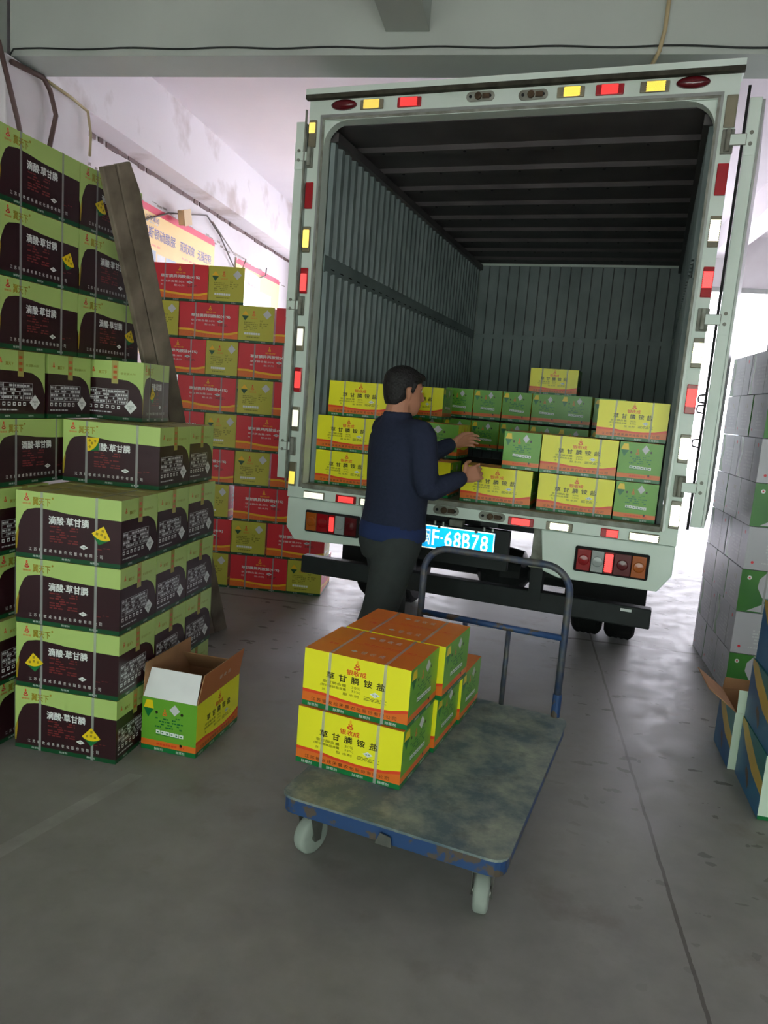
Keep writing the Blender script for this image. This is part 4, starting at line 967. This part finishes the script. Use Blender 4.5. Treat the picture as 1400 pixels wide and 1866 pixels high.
tl(-.040, .525, 1, .30, 'yellow carton, upper rear one on the trolley, orange lid up', YT-.012, .40)

# ------------------------------------------------------------------ planks leaning behind the left stack
def pray(u, v, y):
    a, b_ = (u-700)/F_PX, (v-933)/F_PX
    d = a*_r - b_*_u + _F; return Vector((0, 0, CAM_H)) + d*(y/d.y)
tl_, tr2 = pray(184, 298, 3.245), pray(247, 300, 3.405)
pb = pray(399, 1172, 4.46); pt = (tl_+tr2)/2; ax = pt-pb; plen = ax.length; ax.normalize()
wd = (tr2-tl_); wtot = wd.length; wd = (wd - ax*wd.dot(ax)).normalized(); nr_ = ax.cross(wd).normalized()      # nr_ points away from the camera
if nr_.y < 0: nr_ = -nr_
for k, lb in ((0, 'weathered plank leaning on the upper left stack, left of the pair'), (1, 'weathered plank leaning on the upper left stack, right of the pair')):
    mb = MB(); a0, a1 = ((-.5, -.078) if k == 0 else (-.05, .5)); N = 24; rows_ = []
    for i in range(N+1):
        q = i/N; c0 = ax*(plen*q) + wd*(.002*sin(q*9+k)); e0, e1 = a0*wtot, a1*wtot
        tip = max(0, (q-.985)/.015); sh = .010*tip*tip
        th = .024; d0 = .002*k
        e0 += sh*.5; e1 -= sh*(2.2 if k else .4)
        ring = [(e0, .004), (e0+.006, 0), (e1-.006, 0), (e1, .004), (e1, th), (e0, th)]
        rows_.append([c0 + wd*a + nr_*(b_+d0) for a, b_ in ring])
    rows_ = [[v if v.z + pb.z > .003 else v + ax*((.003 + .0004*i_ - pb.z - v.z)/ax.z) for v in r_] for i_, r_ in enumerate(rows_)]
    rows_[0] = [v + ax*((.003 - pb.z - v.z)/ax.z) for v in rows_[0]]        # foot cut level with the floor
    mb.rings(rows_, M['wood']); o = mb.build('plank', loc=pb)
    tag(o, lb, 'plank', 'pair of leaning planks')

# ------------------------------------------------------------------ the man loading the truck
PC = Vector((.055, 3.70, 0)); FA = math.radians(30)
Fw = Vector((cos(FA), sin(FA), 0)); Rt = Vector((sin(FA), -cos(FA), 0)); Up = Vector((0, 0, 1))
man = thing('person', 'man in navy sweater and dark trousers reaching into the truck', 'person', PC)
def q3(x, y, z): return Vector((x, y, z)) - PC
def ell(c, a, b_, ra, rb, n=22): return [c + a*(ra*cos(2*pi*i/n)) + b_*(rb*sin(2*pi*i/n)) for i in range(n)]
def limb(mb, pts, rad, m, n=14):
    """tapered limb with rounded ends, resampled so that joints bend smoothly"""
    P3 = [Vector(p) for p in pts]; out = []; rr_ = []
    for i in range(len(P3)-1):
        for k in range(6):
            q = k/6; out.append(P3[i].lerp(P3[i+1], q)); rr_.append(rad[i]+(rad[i+1]-rad[i])*q)
    out.append(P3[-1]); rr_.append(rad[-1])
    sm = [out[0]] + [(out[i-1]+out[i]*2+out[i+1])/4 for i in range(1, len(out)-1)] + [out[-1]]
    d0 = (sm[0]-sm[1]).normalized(); d1 = (sm[-1]-sm[-2]).normalized()
    pre = [sm[0]+d0*rr_[0]*k for k in (.9, .6)]; prr = [rr_[0]*.35, rr_[0]*.8]; post = [sm[-1]+d1*rr_[-1]*k for k in (.6, .9)]; por = [rr_[-1]*.8, rr_[-1]*.35]
    mb.tube(pre+sm+post, prr+rr_+por, m, n)
def fuse(mb, name, m, vox, parent, it=3):
    me = bpy.data.meshes.new(name); me.from_pydata(mb.v, [], mb.f); me.update()
    bm_ = bmesh.new(); bm_.from_mesh(me); bmesh.ops.recalc_face_normals(bm_, faces=bm_.faces); bm_.to_mesh(me); bm_.free()
    o = bpy.data.objects.new(name, me); COL.objects.link(o)
    a = o.modifiers.new('r', 'REMESH'); a.mode = 'VOXEL'; a.voxel_size = vox
    s_ = o.modifiers.new('s', 'SMOOTH'); s_.factor = .5; s_.iterations = it
    bpy.context.view_layer.update()
    m2 = bpy.data.meshes.new_from_object(o.evaluated_get(bpy.context.evaluated_depsgraph_get()))
    o.modifiers.clear(); o.data = m2; m2.materials.clear(); m2.materials.append(m)
    m2.polygons.foreach_set('material_index', [0]*len(m2.polygons)); m2.polygons.foreach_set('use_smooth', [True]*len(m2.polygons))
    o.parent = parent; return o
C3 = lambda f, z, r=0: Fw*f + Rt*r + Up*z
shR, elR, wrR, haR = q3(.150, 3.555, 1.355), q3(.195, 3.50, 1.095), q3(.375, 3.62, 1.165), q3(.46, 3.675, 1.195)
shL, elL, wrL, haL = q3(-.025, 3.855, 1.365), q3(.155, 3.955, 1.205), q3(.345, 4.06, 1.305), q3(.43, 4.10, 1.33)
hipR, knR, anR = C3(-.02, .86, .09), C3(-.11, .47, .11), C3(-.28, .085, .12)
hipL, knL, anL = C3(.01, .86, -.09), C3(.07, .47, -.10), C3(.09, .085, -.11)
HD = C3(-.005, 1.449)                          # chin level
hz = lambda f, z, r=0: HD + C3(f, z, r)
HV = [(-.004, .052, .022, .02), (.012, .045, .042, .036), (.03, .036, .056, .047), (.06, .020, .078, .060), (.10, .004, .091, .069), (.14, -.002, .097, .074), (.175, -.004, .094, .071), (.203, -.006, .075, .056), (.218, -.007, .045, .034), (.224, -.007, .016, .012)]
mb = MB(); m_ = M['skin']
mb.rings([ell(hz(fc, z), Fw, Rt, rf, r2) for z, fc, rf, r2 in HV], m_)
limb(mb, [C3(-.035, 1.40), hz(-.028, .0), hz(-.02, .06)], [.068, .062, .060], m_)
limb(mb, [hz(.094, .118), hz(.110, .085), hz(.112, .078)], [.008, .013, .012], m_, 10)     # nose
for s_ in (-1, 1):
    limb(mb, [hz(.100, .074, s_*.011), hz(.094, .076, s_*.014)], [.008, .007], m_, 8)
    limb(mb, [hz(-.012, .075, s_*.074), hz(-.018, .10, s_*.080), hz(-.022, .122, s_*.082), hz(-.008, .128, s_*.077)], [.008, .013, .014, .009], m_, 10)   # ears
    limb(mb, [hz(.086, .136, s_*.012), hz(.084, .14, s_*.032), hz(.068, .136, s_*.05)], [.008, .009, .008], m_, 8)    # brow ridge
limb(mb, [hz(.088, .050, -.02), hz(.097, .052), hz(.088, .050, .02)], [.006, .009, .006], m_, 8)
limb(mb, [hz(.087, .040, -.017), hz(.094, .039), hz(.087, .040, .017)], [.006, .008, .006], m_, 8)
TV = [(.80, .155, .115, 0), (.90, .165, .125, 0), (1.0, .150, .108, 0), (1.12, .160, .112, 0), (1.24, .178, .122, -.004), (1.33, .178, .11, -.01), (1.39, .12, .08, -.02), (1.43, .06, .058, -.03)]
mb.rings([ell(C3(fc, z), Fw, Rt, rd, rw) for z, rw, rd, fc in TV], m_)
for sh, el, wr in ((shR, elR, wrR), (shL, elL, wrL)): limb(mb, [sh.lerp(C3(-.02, 1.36), .35), sh, el, wr], [.05, .052, .042, .028], m_)
for hp, kn, an in ((hipR, knR, anR), (hipL, knL, anL)): limb(mb, [hp, kn, an], [.088, .056, .038], m_)
def hand(wr, tip, palm_n, side):
    """palm, four unequal bent fingers and a thumb; palm_n = direction the palm faces, side = towards the thumb"""
    d = (tip-wr).normalized(); pn = (palm_n - d*palm_n.dot(d)).normalized(); sd = d.cross(pn).normalized()
    if sd.dot(side) < 0: sd = -sd
    rs = []
    for k, (w_, t_) in enumerate(((.026, .021), (.034, .019), (.041, .017), (.043, .015), (.040, .012))): rs.append(ell(wr + d*(.0+.023*k), sd, pn, w_, t_, 16))
    mb.rings(rs, m_)
    for i, (o_, ln) in enumerate(((.031, .070), (.010, .079), (-.011, .073), (-.031, .058))):
        b0 = wr + d*.085 + sd*o_; spread = sd*(.10*(o_/.031))
        a1 = (d + spread + pn*.30).normalized(); a2 = (d*.85 + spread + pn*.75).normalized(); a3 = (d*.5 + pn*1.0).normalized()
        p1 = b0 + a1*ln*.48; p2 = p1 + a2*ln*.32; p3 = p2 + a3*ln*.22
        limb(mb, [b0 - d*.02, b0, p1, p2, p3], [.009, .0095, .0088, .0078, .0068], m_, 10)
    tb = wr + d*.025 + sd*.026; t1 = tb + (sd*.8 + d*.65 + pn*.35).normalized()*.042; t2 = t1 + (d*.9 + sd*.25 + pn*.45).normalized()*.032; t3 = t2 + (d + pn*.5).normalized()*.024
    limb(mb, [tb - sd*.012, tb, t1, t2, t3], [.014, .0145, .0115, .0098, .0082], m_, 10)
hand(wrR, haR, (-Rt*.8 - Up*.25), Up)
hand(wrL, haL, (Rt*.8 - Up*.4), Up)
fuse(mb, 'body', M['skin'], .0048, man, 2)
# eyes, lips
for s_ in (-1, 1):
    mb = MB(); mb.lathe(hz(.079, .120, s_*.031)-Up*.0095, (0, 0, 1), [(0, .001), (.003, .007), (.0095, .0098), (.016, .007), (.019, .001)], M['eye'], 12); mb.build('eye', man, True)
    mb = MB(); limb(mb, [hz(.096, .146, s_*.014), hz(.092, .150, s_*.032), hz(.074, .146, s_*.053)], [.003, .004, .003], M['hair'], 6); mb.build('eyebrow', man, True)
# hair
mb = MB()
HR = [(.045, -.062, .028, .044), (.065, -.050, .048, .060), (.09, -.040, .064, .070), (.115, -.031, .077, .0765), (.14, -.022, .090, .0795), (.16, -.008, .101, .079), (.178, -.005, .104, .077), (.20, -.006, .094, .069), (.220, -.008, .070, .052), (.234, -.010, .038, .028), (.239, -.010, .012, .009)]
mb.rings([ell(hz(fc, z), Fw, Rt, rf, r2, 28) for z, fc, rf, r2 in HR], M['hair'])
for s_ in (-1, 1): limb(mb, [hz(.02, .15, s_*.074), hz(.012, .125, s_*.075), hz(.010, .105, s_*.073)], [.012, .008, .004], M['hair'], 8)
for k in range(7): limb(mb, [hz(.06, .195, -.05+.0165*k), hz(.082, .188, -.047+.0155*k), hz(.091, .174, -.045+.015*k)], [.012, .010, .005], M['hair'], 8)
fuse(mb, 'hair', M['hair'], .0045, man, 3)
# sweater
mb = MB(); m_ = M['sweater']
SV = [(.855, .188, .150, -.008), (.90, .192, .156, -.006), (.97, .186, .150, .0), (1.06, .186, .148, .004), (1.15, .192, .148, .002), (1.25, .202, .146, 0), (1.33, .200, .132, -.008), (1.385, .155, .104, -.018), (1.42, .092, .082, -.026), (1.447, .072, .072, -.03), (1.462, .068, .068, -.03)]
mb.rings([ell(C3(fc, z), Fw, Rt, rd, rw, 28) for z, rw, rd, fc in SV], m_)
limb(mb, [shR.lerp(C3(-.02, 1.345), .4), shR, elR, wrR.lerp(elR, .10)], [.085, .078, .060, .042], m_, 16)
limb(mb, [shL.lerp(C3(-.02, 1.345), .4), shL, elL, wrL.lerp(elL, .10)], [.085, .078, .060, .042], m_, 16)
fuse(mb, 'sweater', M['sweater'], .0085, man, 4)
mb = MB(); mb.rings([ell(C3(-.006, z), Fw, Rt, rd, rw, 28) for z, rw, rd in ((.828, .192, .163), (.836, .194, .165), (.86, .194, .164), (.91, .190, .156))], M['belt']); mb.build('shirt_hem', man, True)
# trousers
mb = MB(); m_ = M['trousers']
mb.rings([ell(C3(-.015, z), Fw, Rt, rd, rw, 26) for z, rw, rd in ((.72, .17, .13), (.80, .186, .156), (.88, .180, .150), (.93, .168, .135))], m_)
for hp, kn, an in ((hipR, knR, anR), (hipL, knL, anL)): limb(mb, [hp-Up*.05, kn, an+Up*.01], [.118, .088, .072], m_, 18)
fuse(mb, 'trousers', M['trousers'], .010, man, 4)
for an in (anR, anL):
    mb = MB(); b0 = Vector((an.x, an.y, 0))
    mb.rings([[b0 + Fw*f + Rt*(w_*cos(2*pi*i/14)) + Up*max(.002, h_*.5+h_*.5*sin(2*pi*i/14)) for i in range(14)] for f, w_, h_ in ((-.075, .02, .05), (-.06, .034, .075), (0, .038, .085), (.07, .042, .065), (.14, .042, .05), (.18, .032, .038), (.20, .012, .02))], M['shoe']); mb.build('shoe', man, True)

# helpers kept unlinked are not part of the scene
print('objects', len(SC.objects))
